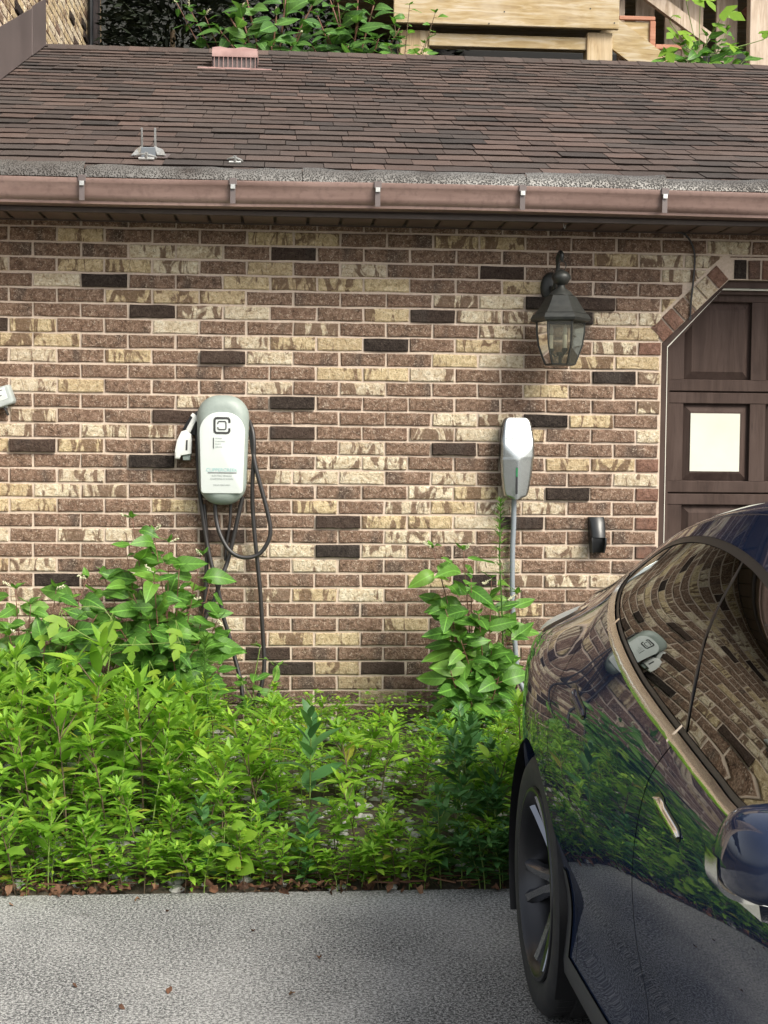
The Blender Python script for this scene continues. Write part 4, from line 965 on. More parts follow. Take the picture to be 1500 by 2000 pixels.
def side_part(name, mask, m, sgn, off=0.0, parent=None, thick=0.0):
    F = ff[mask]; idx = np.unique(F); mp = -np.ones(len(vv), int); mp[idx] = np.arange(len(idx)); F = mp[F]
    V = np.stack([vv[idx, 0], -(yv[idx]+off*nv[idx, 1])*sgn, vv[idx, 1]+off*nv[idx, 2]*.5], 1); N = np.stack([nv[idx, 0], -nv[idx, 1]*sgn, nv[idx, 2]], 1)
    if name == 'window_trim':      # the bright strip is rolled: its upper half leans up, its lower half down
        x_, z_ = vv[idx, 0], vv[idx, 1]; lo_ = np.interp(x_, [p[0] for p in trim_low[::-1]], [p[1] for p in trim_low[::-1]]); hi_ = np.interp(x_, [p[0] for p in seal_low[::-1]], [p[1] for p in seal_low[::-1]])
        rr_ = np.clip((z_-lo_)/np.maximum(hi_-lo_, .004), 0, 1); N[:, 2] += 1.5*(rr_-.35); V[:, 1] -= sgn*.004*np.sin(math.pi*rr_)
    if sgn > 0: pass
    me = bpy.data.meshes.new(name); me.from_pydata(V.tolist(), [], (F if sgn < 0 else F[:, ::-1]).tolist()); me.materials.append(m)
    pn = np.zeros((len(F), 3)); 
    me.polygons.foreach_set('use_smooth', [True]*len(F)); me.update()
    p0 = me.polygons[0].normal
    if len(F) and sum((-sgn)*p.normal.y for p in me.polygons) < 0: me.flip_normals()
    me.normals_split_custom_set_from_vertices(N.tolist())
    return cobj(name, me, m, parent)
for sgn in (1, -1):
    for nm, m, off in (('body', 'paint', 0), ('rear_door', 'paint', 0), ('front_door', 'paint', 0), ('rear_bumper', 'paint', 0), ('sill', 'rocker', .004), ('trim', 'chrome', .003), ('seal', 'trimblk', -.001), ('front_window', 'carglass', -.003), ('rear_window', 'carglass', -.003), ('quarter_window', 'carglass', -.003)):
        side_part({'body': 'quarter_panel', 'trim': 'window_trim', 'seal': 'window_seal'}.get(nm, nm), inside & (reg == nm), M[m], sgn, off)
    side_part('inner_shell', inside & (czp < lowtrim-.01) & ~(np.hypot(cxp, czp-.335) < .4) & ~(np.hypot(cxp-FA, czp-.335) < .4), M['trimblk'], sgn, -.02)
# trim clips where the doors meet
for sgn in (1, -1):
    for (xa_, za_, xb2, zb2) in ((1.163, .949, 1.205, .985), (.50, 1.060, .545, 1.092)):
        b = MB(); P = []
        for k in np.linspace(0, 1, 6):
            x = xa_+(xb2-xa_)*k; z = za_+(zb2-za_)*k; y = float(ysm(np.array([x]), np.array([z]))[0])+.0055; P.append([(x-.0025, -sgn*y, z+.0015), (x+.0025, -sgn*y, z-.0015)])
        b.grid(P); cobj('trim_clip', b, M['chrome'], None)

# top: hood, windscreen, roof, rear glass, deck lid
def top_grid(x0, x1, nx, a0, a1, na):
    P = []
    for x in np.linspace(x0, x1, nx):
        zr, yr, zc = float(tv('zr', x)), float(tv('yr', x)), float(tv('zc', x)); row = []
        for a in np.linspace(a0, a1, na):
            s_ = math.sin(a); row.append((x, yr*s_, zr+(zc-zr)*max(0, 1-abs(s_)**2.3)**.62))
        P.append(row)
    return P
HA = math.pi/2; GA = math.asin(.86)
for nm, m, x0, x1, nx in (('hood', 'paint', 2.44, XB, 60), ('windscreen', 'roofglass', 1.55, 2.435, 40), ('roof_panel', 'roofglass', .45, 1.545, 50), ('rear_glass', 'roofglass', -.50, .445, 45), ('deck_lid', 'paint', XA, -.505, 30)):
    if m == 'paint': b = MB(); b.grid(top_grid(x0, x1, nx, -HA, HA, 61)); cobj(nm, b, M[m], None, True)
    else:
        b = MB(); b.grid(top_grid(x0, x1, nx, -GA, GA, 41)); cobj(nm, b, M[m], None, True)
for sgn in (1, -1):
    b = MB(); b.grid(top_grid(-.503, 2.438, 130, -sgn*HA, -sgn*(GA+.006), 18)); cobj('roof_rail', b, M['paint'], None, True)
# ends
def end_cap(name, x, sx_, bulge):
    b = MB(); zr = float(tv('zr', x)); zs = np.linspace(BZ, zr-.002, 18); ys = ysm(np.full(18, x), zs); ring = [(float(y), float(z)) for y, z in zip(ys, zs)]
    yr, zc = float(tv('yr', x)), float(tv('zc', x)); ring += [(yr*math.sin(a), zr+(zc-zr)*max(0, 1-abs(math.sin(a))**2.3)**.62) for a in np.linspace(HA, -HA, 30)]; ring += [(-y, z) for y, z in ring[:18]][::-1]
    zm = .58; rings = [[(x+sx_*bulge*(1-k*k), y*k, zm+(z-zm)*k) for y, z in ring] for k in (1, .93, .8, .6, .3, .02)]
    b.loft(rings, 0, False, True); cobj(name, b, M['paint'])
end_cap('tail_panel', XA, -1, .03); end_cap('nose_panel', XB, 1, .06)
# tail lamps lie on the rear corners
for sgn in (1, -1):
    b = MB(); P = []; n = 16
    for i in range(n+1):
        k = i/n; x = -.70+.46*k; zm = float(tv('zr', x))-.086+.004*k; hh = .034*math.sin(math.pi*(.04+.92*k)**.8)**.6; row = []
        for q in np.linspace(-1, 1, 7):
            z = zm+hh*q; row.append((x, -sgn*(float(ysm(np.array([x]), np.array([z]))[0])+.004+.004*(1-q*q)), z+.004+.003*(1-q*q)))
        P.append(row)
    b.grid(P); cobj('tail_lamp', b, M['lamplens'])
# underside, arch liners, cabin
b = MB(); b.box((-.7, -.80, .17), (3.45, .80, .22)); cobj('underbody', b, M['trimblk'], None, False)
for cx_ in (0.0, FA):
    for sgn in (1, -1):
        b = MB(); P = [[(cx_+(AR+.004)*math.cos(a), -sgn*y, .335+(AR+.004)*math.sin(a)) for a in np.linspace(-.5, math.pi+.5, 30)] for y in (.60, .905)]; b.grid(P)
        b.add([(cx_, -sgn*.60, .335)]+[p for p in P[0]], [(0, i+1, i+2) for i in range(29)]); cobj('arch_liner', b, M['trimblk'])
        b = MB(); P = []
        for a in np.linspace(-.46, math.pi+.46, 60):
            row = []
            for r_, dy in ((AR-.0005, -.001), (AR-.006, -.012), (AR-.006, -.03)):
                x, z = cx_+AR*1.004*math.cos(a), .335+AR*1.004*math.sin(a); y = float(ysm(np.array([x]), np.array([z]))[0]); row.append((cx_+r_*1.002*math.cos(a), -sgn*(y+dy), .335+r_*1.002*math.sin(a)))
            P.append(row)
        b.grid(P); cobj('arch_lip', b, M['paint'])
b = MB(); b.box((-.3, -.72, .30), (2.5, .72, .42)); b.box((2.1, -.72, .42), (2.5, .72, .93)); b.box((-.55, -.55, .42), (-.1, .55, .93)); cobj('cabin_floor', b, M['seat'], None, False)
for sx_ in (.35, -.35):
    for x0 in (.25, 1.2):
        b = MB(); wd = .24
        b.loft([[(x0+dx, sx_+y, z) for y, z in ((-wd*k, .45), (wd*k, .45), (wd*k, .58), (-wd*k, .58))] for dx, k in ((.05, .96), (.10, 1), (.48, 1), (.54, .92))])
        b.loft([[(x0+.10-(z-.55)*.32+dx, sx_+wd*k*sg, z) for dx, sg in ((-.06, -1), (.05, -1), (.05, 1), (-.06, 1))] for z, k in ((.55, .98), (.75, 1), (.98, .9), (1.06, .6), (1.10, .5), (1.24, .52), (1.27, .4))]); cobj('seat', b, M['seat'], None, 40)
# wheels
def wheel(cx_, sgn):
    g = bpy.data.objects.new('wheel', None); col.objects.link(g); g.parent = car; g.location = (cx_, -sgn*.780, .334)
    g.rotation_euler = (0, .35, 0) if sgn > 0 else (0, .35, math.pi)
    R0 = .334
    b = MB(); b.lathe([(.243, -.108), (.262, -.118), (.29, -.1215), (.312, -.117), (.326, -.106), (R0-.001, -.092), (R0-.008, -.0595), (R0-.008, -.0555), (R0, -.054), (R0, -.020), (R0-.008, -.0185), (R0-.008, -.0125), (R0, -.011), (R0, .011), (R0-.008, .0125), (R0-.008, .0185), (R0, .020), (R0, .054), (R0-.008, .0555), (R0-.008, .0595), (R0-.001, .092), (.326, .106), (.312, .117), (.29, .1215), (.262, .118), (.243, .108), (.238, .095), (.238, -.095)], 90, (0, 0, 0), 'y')
    cobj('tyre', b, M['tyre'], g, 40)
    b = MB()
    for k in range(70):
        a = 2*math.pi*k/70
        for y0, y1 in ((-.10, -.062), (.062, .10)):
            b.add([((R0+.0006)*math.cos(a+da), y, (R0+.0006-.002*(abs(y) > .09))*math.sin(a+da)) for y, da in ((y0, 0), (y1, .02), (y1, .028), (y0, .008))], [(0, 1, 2, 3)])
    cobj('tread_groove', b, M['trimblk'], g, False)
    b = MB(); b.lathe([(.246, -.112), (.244, -.119), (.236, -.120), (.229, -.113), (.222, -.098), (.212, -.06), (.208, .0), (.214, .09), (.236, .105)], 60, (0, 0, 0), 'y'); cobj('rim', b, M['rimdark'], g, 40)
    b = MB(); b.lathe([(.001, -.072), (.03, -.072), (.034, -.068), (.062, -.060), (.072, -.045), (.075, -.01)], 30, (0, 0, 0), 'y'); b.obj
    cobj('hub', b, M['alloy'], g, 40)
    b = MB(); b.lathe([(.001, .002), (.165, .0), (.168, .005), (.168, .02)], 40, (0, 0, 0), 'y'); cobj('brake_disc', b, M['brake'], g, 30)
    for k in range(5):
        for sg in (-1, 1):
            a = 2*math.pi*k/5; a1 = a+sg*.16; a0 = a+sg*.34; b = MB()
            def pt(r, aa, w_, y): return (r*math.cos(aa)-w_*math.sin(aa), y, r*math.sin(aa)+w_*math.cos(aa))
            rings = []
            for r, aa, w_, yf, dp in ((.055, a0*.55+a*.45, .020, -.062, .035), (.12, a1, .016, -.078, .038), (.19, a1+sg*.02, .015, -.096, .035), (.222, a1+sg*.03, .019, -.106, .03)):
                rings.append([pt(r, aa, -w_, yf+dp), pt(r, aa, -w_, yf+.012), pt(r, aa, -w_*.35, yf), pt(r, aa, w_*.7, yf+.004), pt(r, aa, w_, yf+.016), pt(r, aa, w_, yf+dp)])
            b.loft(rings); cobj('spoke', b, M['alloy'], g, 30)
for cx_ in (0.0, FA):
    for sgn in (1, -1): wheel(cx_, sgn)
# the wheel meshes are built with their outer face towards -y, which is the visible right side of the car
# door handles
for sgn in (1, -1):
    for x0, x1, za_, zb2 in ((1.20, 1.365, .858, .832), (.42, .60, .915, .886)):
        b = MB(); P = []
        for k in np.linspace(0, 1, 18):
            x = x0+(x1-x0)*k; zm = za_+(zb2-za_)*k; hh = .0092*(1.15 if k < .35 else .8)*min(1, (.12+k*6), (1-k)*9+.25); row = []
            for q, dy in ((1, .001), (.8, .005), (0, .0065), (-.8, .005), (-1, .001)):
                z = zm+hh*q; row.append((x, -sgn*(float(ysm(np.array([x]), np.array([z]))[0])+dy), z))
            P.append(row)
        b.grid(P); cobj('door_handle', b, M['paint'] if x0 < 1 else M['chrome'], None, 60)
        b = MB(); P = []
        for k in np.linspace(0, 1, 18):
            x = x0-.004+(x1-x0+.008)*k; zm = za_+(zb2-za_)*k; hh = .0155*(1.15 if k < .35 else .85)*min(1, (.3+k*6), (1-k)*9+.35); P.append([(x, -sgn*(float(ysm(np.array([x]), np.array([zm+hh*q]))[0])+.0012), zm+hh*q) for q in (1, 0, -1)])
        b.grid(P); cobj('handle_recess', b, M['trimblk'], None, True)
# mirrors
for sgn in (1, -1):
    b = MB(); rings = []; n = 28
    for x, ky, kz in ((1.905, .90, .93), (1.915, .97, .98), (1.94, 1.0, 1.0), (1.975, .98, .98), (2.005, .90, .90), (2.028, .74, .74), (2.04, .50, .50), (2.045, .2, .2)):
        ring = []
        for j in range(n):
            a = 2*math.pi*j/n; c_, s_ = math.cos(a), math.sin(a); e = .45
            yy = math.copysign(abs(c_)**e, c_)*.088*ky; zz = math.copysign(abs(s_)**e, s_)*.058*kz; zz *= 1+.22*(-yy/.088)*(1 if zz < 0 else .3)
            ring.append((x, -sgn*(.940+yy*(1-.22*max(0, zz/.058))), 0.973+zz))
        rings.append(ring)
    b.loft(rings); mo = cobj('side_mirror', b, M['paint'], None, 60)
    b = MB(); rings = []
    for x, k in ((1.885, .96), (1.905, 1.0), (1.935, 1.02), (1.95, 1.015)):
        ring = []
        for j in range(n):
            a = math.pi+math.pi*j/(n-1); c_, s_ = math.cos(a), math.sin(a); e = .45
            yy = math.copysign(abs(c_)**e, c_)*.088*k; zz = math.copysign(abs(s_)**e, s_)*.058*k; zz *= 1+.22*(-yy/.088); ring.append((x, -sgn*(.940+yy), 0.973+zz-.002))
        rings.append(ring)
    b.grid(rings); b.grid([rings[-1], [(p[0], p[1], p[2]-.007) for p in rings[-1]], [(p[0]-.05, p[1], p[2]-.006) for p in rings[-1]]]); cobj('mirror_trim', b, M['chrome'], mo, 40)
    b = MB(); b.loft([[(1.90, -sgn*y, z-.018), (1.985, -sgn*y, z-.014), (1.97, -sgn*y, z+.012), (1.90, -sgn*y, z+.014)] for y, z in ((.985, .918), (.95, .910), (.90, .905), (.855, .912))]); cobj('mirror_arm', b, M['chrome'], mo, 30)
# ------------------------------------------------------------------ plants
def leaf(L, W, seg=4, shape='ovate', fold=.22, droop=.35, seed=0, wav=0.0):
    "leaf along +y from the origin, upper side +z: list of verts, faces"
    q = random.Random(seed); V = []; F = []
    ph = q.uniform(0, 6)
    for i in range(seg+1):
        t_ = i/seg
        if shape == 'ovate': w_ = W/2*math.sin(math.pi*min(1, t_**.72))**.85 if 0 < t_ < 1 else .0
        elif shape == 'lance': w_ = W/2*math.sin(math.pi*t_**.8)**.9 if 0 < t_ < 1 else .0
        else: w_ = W/2*math.sin(math.pi*min(1, t_**.6))**.6 if 0 < t_ < 1 else .0
        if i == 0: w_ = W*.04
        y = L*(t_-.12*droop*t_*t_); z = L*(-.5*droop*t_*t_)+wav*math.sin(5*t_+ph)
        up = w_*fold
        V += [(-w_, y, z+up+wav*math.sin(7*t_+ph)), (0, y, z), (w_, y, z+up+wav*math.cos(6*t_+ph))]
    for i in range(seg):
        a = 3*i; F += [(a, a+1, a+4, a+3), (a+1, a+2, a+5, a+4)]
    return V, F
def lobed(L, seed=0):
    q = random.Random(seed); out = [(0, .02), (.26, .04), (.40, .16), (.56, .42), (.40, .46), (.22, .40), (.22, .60), (.26, .74), (.0, 1.12), (-.26, .74), (-.22, .60), (-.22, .40), (-.40, .46), (-.56, .42), (-.40, .16), (-.26, .04)]
    V = [(0, .36*L, .0)]; n = len(out)
    for x, y in out: x *= q.uniform(.9, 1.1); V.append((x*L, y*L, (.10*abs(x)-.22*y*y*.5)*L+q.uniform(-.01, .01)*L))
    return V, [(0, i+1, (i+1) % n+1) for i in range(n)]
def lmesh(name, vf, m):
    me = bpy.data.meshes.new(name); me.from_pydata(vf[0], [], vf[1]); me.materials.append(m); me.polygons.foreach_set('use_smooth', [True]*len(vf[1])); me.update(); return me
def frame_mat(p, d, roll=0.0, scale=1.0, upv=(0, 0, 1)):
    d = Vector(d).normalized(); u = Vector(upv); x = d.cross(u)
    if x.length < 1e-3: x = d.cross(Vector((1, 0, 0)))
    x.normalize(); z = x.cross(d)
    m = Matrix(((x.x, d.x, z.x), (x.y, d.y, z.y), (x.z, d.z, z.z))).to_4x4() @ Matrix.Rotation(roll, 4, 'Y')
    return Matrix.Translation(p) @ m @ Matrix.Scale(scale, 4)
def put_leaf(b, vf, M4): b.add([M4 @ Vector(v) for v in vf[0]], vf[1])

# --- weeds: one mesh pair (stem, foliage) for each variant
LV = [leaf(.090, .026, 4, 'lance', .25, q, i) for i, q in enumerate((.2, .5, .8, .35))]
def weed_variant(h, seed, n, lscale=1.0, whorl=True, lean=.05, wide=1.0):
    q = random.Random(seed); top = Vector((q.uniform(-lean, lean), q.uniform(-lean, lean), h)); s = MB()
    path = [Vector((0, 0, -.03)), Vector((top.x*.2, top.y*.2, h*.35)), Vector((top.x*.6, top.y*.6, h*.7)), top]
    s.tube(smooth_path(path, 3), [.0034-.0002*i for i in range(10)], 5)
    sp_ = smooth_path(path, 8); f = MB(); az = q.uniform(0, 6)
    for i in range(n):
        t_ = .22+.78*(i/(n-1))**.85; p = sp_[min(len(sp_)-1, int(t_*(len(sp_)-1)))]; az += 2.4+q.uniform(-.3, .3)
        el = .15+1.0*t_**1.6+q.uniform(-.3, .25); sc = lscale*(1.05-.55*max(0, t_-.6)/.4)*q.uniform(.75, 1.15)*(.65 if t_ < .3 else 1)
        d = Vector((math.cos(az)*math.cos(el), math.sin(az)*math.cos(el), math.sin(el))); vf = q.choice(LV)
        v2 = [(x*wide, y, z) for x, y, z in vf[0]]; put_leaf(f, (v2, vf[1]), frame_mat(p, d, q.uniform(-.4, .4), sc))
    if whorl:
        for i in range(7):
            a = i*.9+az; el = q.uniform(.5, 1.2); d = Vector((math.cos(a)*math.cos(el), math.sin(a)*math.cos(el), math.sin(el))); put_leaf(f, q.choice(LV), frame_mat(top, d, 0, lscale*q.uniform(.35, .6)))
        for k in range(3):                       # side shoots
            t_ = q.uniform(.35, .75); p = sp_[int(t_*(len(sp_)-1))]; a = q.uniform(0, 6); e = p+Vector((math.cos(a)*.05, math.sin(a)*.05, .07)); s.tube([p, e], .0016, 4)
            for i in range(6):
                a2 = a+i*1.1; el = q.uniform(.1, 1.0); d = Vector((math.cos(a2)*math.cos(el), math.sin(a2)*math.cos(el), math.sin(el))); put_leaf(f, q.choice(LV), frame_mat(e, d, q.uniform(-.3, .3), lscale*q.uniform(.4, .75)))
    return s, f
WV = []
SPEC = ((16, 1.45, True, 1.0, 'weed'), (34, .95, False, .72, 'clover'), (22, 1.25, True, 1.05, 'weed'), (16, 1.5, True, .8, 'weed'), (26, .75, True, 1.5, 'clover'), (15, 1.45, False, 1.3, 'weed_blue'))
for i in range(12):
    n_, ls_, wh_, wd_, mt_ = SPEC[i % 6]; hv_ = .36+.03*(i % 4); s, f = weed_variant(hv_, 100+i, n_+i % 4, ls_, wh_, .09, wd_); WV.append((s.mesh('stem', M['stem' if i % 2 else 'brownstem'], True), f.mesh('foliage', M[mt_], True, False), hv_))
for i in range(3): s, f = weed_variant(.36, 200+i, 22, 1.3, True, .05, 1.15); WV.append((s.mesh('stem', M['stem'], True), f.mesh('foliage', M['weed_blue'], True, False), .36))
def top_limit(u):
    return float(np.interp(u, [-200, 0, 120, 250, 330, 480, 560, 620, 700, 740, 800, 850, 950, 1010, 1100], [1230, 1262, 1290, 1300, 1345, 1345, 1352, 1365, 1395, 1425, 1425, 1385, 1395, 1390, 1370]))
def make_weed(x, y, variant, h, label, group=None):
    st, fo, h0 = variant; z = bed_z(x, y); sc = h/h0
    g = thing('weed_plant', label, 'weed', (x, y, z), group); g.rotation_euler = (rnd.uniform(-.10, .10), rnd.uniform(-.10, .10), rnd.uniform(0, 6.28)); k = .30+.70*sc; g.scale = (k, k, sc)
    for nm, me in (('stem', st), ('foliage', fo)):
        o = bpy.data.objects.new(nm, me); col.objects.link(o); o.parent = g
    return g
spots = []; tries = 0
while len(spots) < 380 and tries < 12000:
    tries += 1; x = rnd.uniform(-1.58, 1.25); y = EDGE+.015+(1.78)*rnd.random()**1.12
    if any((x-a)**2+((y-b_)*.9)**2 < (.062 if y < -1.0 else .076)**2 for a, b_, _, _ in spots): continue
    u, v = proj((x, y, bed_z(x, y)))
    if u > 1230 or u < -120: continue
    # gravel shows through here and there near the right front
    if 560 < u < 900 and 1560 < v < 1690 and rnd.random() < .85: continue
    lim = top_limit(u); zt = at(u, lim, y).z; hmax = zt-bed_z(x, y)
    h = min(rnd.choice((.12, .18, .25, .32, .40, .52))*rnd.uniform(.9, 1.15)*(1.35 if u < 300 and y > -1.3 else 1), hmax*rnd.uniform(.62, 1.10))
    if y < EDGE+.25: h = min(h, rnd.uniform(.16, .34))
    if h < .06: continue
    spots.append((x, y, h, u))
for i in range(60):
    x = -1.55+2.45*(i+rnd.random())/60; y = EDGE+rnd.uniform(-.005, .11); spots.append((x, y, rnd.uniform(.09, .22), proj((x, y, 0))[0]))
def shows(sp_): return sp_[2]*(1.9-sp_[1]*1.0)*(0 if not -20 < sp_[3] < 1040 else 1)
spots.sort(key=shows, reverse=True); far = {'stem': MB(), 'weed': MB(), 'clover': MB(), 'weed_blue': MB()}
for si, (x, y, h, u) in enumerate(spots):
    blue = (850 < u < 1010 and y < -1.3 and rnd.random() < .75)
    pick = int(6*(.5+.5*math.sin(x*4.1+1.3*math.sin(y*5.0)+y*2.2)))%6 if rnd.random() < .45 else rnd.choice((0, 0, 1, 2, 2, 3, 3, 4)); var = WV[12+rnd.randrange(3)] if blue else WV[(pick if pick != 5 or rnd.random() < .4 else 2)+6*rnd.randrange(2)]
    if si >= 285:                    # the smallest and most hidden ones are one mass
        st, fo, h0 = var; sc = h/h0; k = .30+.70*sc; m4 = Matrix.Translation((x, y, bed_z(x, y))) @ Matrix.Rotation(rnd.uniform(0, 6.28), 4, 'Z') @ Matrix.Diagonal((k, k, sc, 1))
        for me, key in ((st, 'stem'), (fo, {'weed_leaf': 'weed', 'low_cover_leaf': 'clover'}.get(fo.materials[0].name, 'weed_blue'))):
            far[key].add([m4 @ v.co for v in me.vertices], [tuple(p.vertices) for p in me.polygons])
        continue
    if blue: lab = None
    elif y < EDGE+.22: lab = ('short leafy weed in the front row along the driveway edge', 'front row of weeds')
    elif u < 300: lab = ('tall yellow-green weed in the left part of the bed', 'tall weeds on the left')
    elif y > -.6 and u < 860: lab = ('low weed at the foot of the brick wall', 'weeds at the wall foot')
    elif u > 860: lab = ('leafy weed crowded against the car in the right part of the bed', 'weeds beside the car')
    else: lab = ('leafy yellow-green weed in the middle of the bed', 'weeds in the middle of the bed')
    if lab: make_weed(x, y, var, h, *lab); continue
    make_weed(x, y, var, h, 'bluish green weed with broader leaves beside the car wheel' if blue else 'leafy yellow-green weed stem in the bed below the wall', 'bluish weeds by the wheel' if blue else 'weeds in the planting bed')

mass = MB()
for i, key in enumerate(far): mass.add(far[key].v, far[key].f, i)
o = mass.obj('small_weeds', [M[k] for k in far], None, smooth=True, fix=False); tag(o, 'mass of small weeds filling the gaps between the taller stems', 'weeds'); o['kind'] = 'stuff'
# --- low cover, gravel and dead leaves
b = MB(); q = random.Random(5)
for i in range(7000):
    x = q.uniform(-1.6, 1.35); y = EDGE+.012+1.8*q.random()**1.05; z = bed_z(x, y); u, v = proj((x, y, z))
    if 600 < u < 860 and 1570 < v < 1690 and q.random() < .6: continue
    h = q.uniform(.01, .11)*(1.5 if y > -1.0 else 1); a = q.uniform(0, 6.28)
    for k in range(3):
        a2 = a+k*2.09; L = q.uniform(.012, .022); d = Vector((math.cos(a2), math.sin(a2), q.uniform(-.2, .5))); p = Vector((x, y, z+h)); sdv = d.cross(Vector((0, 0, 1))).normalized()*L*.45
        b.add([p, p+d*L*.6+sdv, p+d*L, p+d*L*.6-sdv], [(0, 1, 2, 3)])
o = b.obj('ground_cover', M['clover'], None, fix=False); tag(o, 'low clover-like ground cover spread under the taller weeds', 'ground cover'); o['kind'] = 'stuff'
b = MB()
for i in range(1000):
    x = q.uniform(-1.6, 1.4); y = EDGE+.03+1.82*q.random(); z = bed_z(x, y); r_ = q.uniform(.010, .028)*(1.3 if q.random() < .2 else 1); n = 6; V = []
    for zz, k in ((-.5, .6), (.1, 1.0), (.5, .62)):
        for j in range(n): a = 2*math.pi*j/n+q.uniform(-.25, .25); V.append((x+r_*k*math.cos(a)*q.uniform(.75, 1.2), y+r_*k*math.sin(a)*q.uniform(.75, 1.2), z+r_*zz*q.uniform(.8, 1.2)))
    F = [(k*n+j, k*n+(j+1) % n, k*n+n+(j+1) % n, k*n+n+j) for k in (0, 1) for j in range(n)]+[tuple(range(2*n, 3*n))]; b.add(V, F)
o = b.obj('gravel', M['stone'], None, fix=False); tag(o, 'pale limestone gravel showing between the weeds', 'gravel'); o['kind'] = 'stuff'
b = MB()
DL = [leaf(.07, .045, 4, 'ovate', .5, q.uniform(.4, 1.4), k, .008) for k in range(6)]
for i in range(420):
    x = q.choice((q.uniform(-1.6, 1.6), q.gauss(.2, .25), q.gauss(-.75, .2))); y = EDGE+abs(q.gauss(.07, .08))-.02; z = max(0 if y < EDGE else -1, bed_z(x, max(y, EDGE)))+q.uniform(.004, .035); a = q.uniform(0, 6.28)
    put_leaf(b, q.choice(DL), frame_mat(Vector((x, y, z)), (math.cos(a), math.sin(a), q.uniform(-.3, .3)), q.uniform(-1.2, 1.2), q.uniform(.25, .6)))
for i in range(60):
    x = q.uniform(-1.6, 1.6); y = EDGE+q.uniform(-.02, .15); a = q.uniform(-.5, .5); b.beam((x, y, .012+q.uniform(0, .03)), (x+.09*math.cos(a), y+.05*math.sin(a), .015+q.uniform(0, .03)), .004, .004)
for i in range(16):
    x = q.uniform(-1.6, .5); y = EDGE-q.random()**2*1.6-.03; a = q.uniform(0, 6.28); put_leaf(b, q.choice(DL), frame_mat(Vector((x, y, .006)), (math.cos(a), math.sin(a), .1), q.uniform(-.4, .4), q.uniform(.2, .45)))
o = b.obj('leaf_litter', M['litter'], None, fix=False); tag(o, 'dry brown leaf litter along the driveway edge', 'leaf litter'); o['kind'] = 'stuff'

# --- plants whose leaves are told apart: stems as one part, every leaf a part of its own
PK = [lmesh('leaf', leaf(.125, .052+.006*(i % 3), 7, 'ovate', .22, dr, i, .005), M['poke']) for i, dr in enumerate((.25, .6, .9, .45, .1))]
UP = [lmesh('leaf', leaf(.20, .095, 6, 'ovate', .18, dr, i, .006), M['upper']) for i, dr in enumerate((.3, .6, .9, .5))]
LB = [lmesh('leaf', lobed(.085, i), M['lobed']) for i in range(3)]
LBU = [lmesh('leaf', lobed(.16, i+5), M['lobed']) for i in range(2)]
def add_leaf(pl_, me, p, d, roll, sc, up=(0, 0, 1)):
    o = bpy.data.objects.new('leaf', me); col.objects.link(o); o.parent = pl_; m = frame_mat(Vector(p)-WL[pl_.name], d, roll, sc, up); o.matrix_basis = m; return o
def bushy(name, label, cat, base, tips, leaves, meshes, stem_m, group=None, size=(.7, 1.15), face=(0, -1, .25), rad=.005, seed=1, spread=1.0, flowers=0):
    "tips: stem end points; leaves in pairs along each stem, turned partly to the light"
    q = random.Random(seed); base = Vector(base); pl_ = thing(name, label, cat, base, group); s = MB(); face = Vector(face)
    for ti, tip in enumerate(tips):
        tip = Vector(tip); mid = base.lerp(tip, .5)+Vector((q.uniform(-.03, .03), q.uniform(-.03, .03), .05*(tip-base).length)); path = smooth_path([base+Vector((q.uniform(-.02, .02), q.uniform(-.02, .02), -.02)), base.lerp(mid, .6), mid, tip], 6)
        s.tube(path, [rad*(1-.65*i/(len(path)-1)) for i in range(len(path))], 6)
        n = leaves; az = q.uniform(0, 6)
        for i in range(n):
            t_ = .30+.70*((i+.5)/n)**.8; p = path[min(len(path)-1, int(t_*(len(path)-1)))]; az += 2.4
            d = Vector((math.cos(az), math.sin(az)*.8, q.uniform(-.35, .45)))*spread+face*q.uniform(0, .5)
            pe = .02*q.random(); p2 = p+d.normalized()*(.015+pe)
            s.tube([p, p2], .0014, 4); add_leaf(pl_, q.choice(meshes), p2, d, q.uniform(-.5, .5), q.uniform(*size)*(1.0-.25*max(0, t_-.8)/.2), (q.uniform(-.4, .4), -.9+q.uniform(-.4, .4), .8))
        for k in range(3):
            a = q.uniform(0, 6); add_leaf(pl_, q.choice(meshes), path[-1], (math.cos(a), math.sin(a), q.uniform(.5, 1.3)), q.uniform(-.4, .4), size[0]*q.uniform(.45, .7))
    s.obj('stem', stem_m, pl_, smooth=True)
    for k in range(flowers):
        tip = Vector(tips[k % len(tips)]); fb = MB(); d = Vector((q.uniform(-1, 1), -.6, q.uniform(-.3, .6))).normalized(); fb.tube([tip, tip+d*.07], .0012, 4)
        for j in range(16):
            c = tip+d*(.015+.055*j/16)+Vector((q.uniform(-1, 1), q.uniform(-1, 1), q.uniform(-1, 1)))*.006; r_ = .0035; fb.add([c+Vector(v)*r_ for v in ((1,0,0),(0,1,0),(-1,0,0),(0,-1,0),(0,0,1),(0,0,-1))], [(0,1,4),(1,2,4),(2,3,4),(3,0,4),(1,0,5),(2,1,5),(3,2,5),(0,3,5)])
        fb.obj('blossom', M['flower'], pl_, fix=False)
    return pl_
def T(u, v, Y): return at(u, v, Y)
def gz(u, Y):
    p = at(u, 1400, Y); return Vector((p.x, Y, bed_z(p.x, Y)))
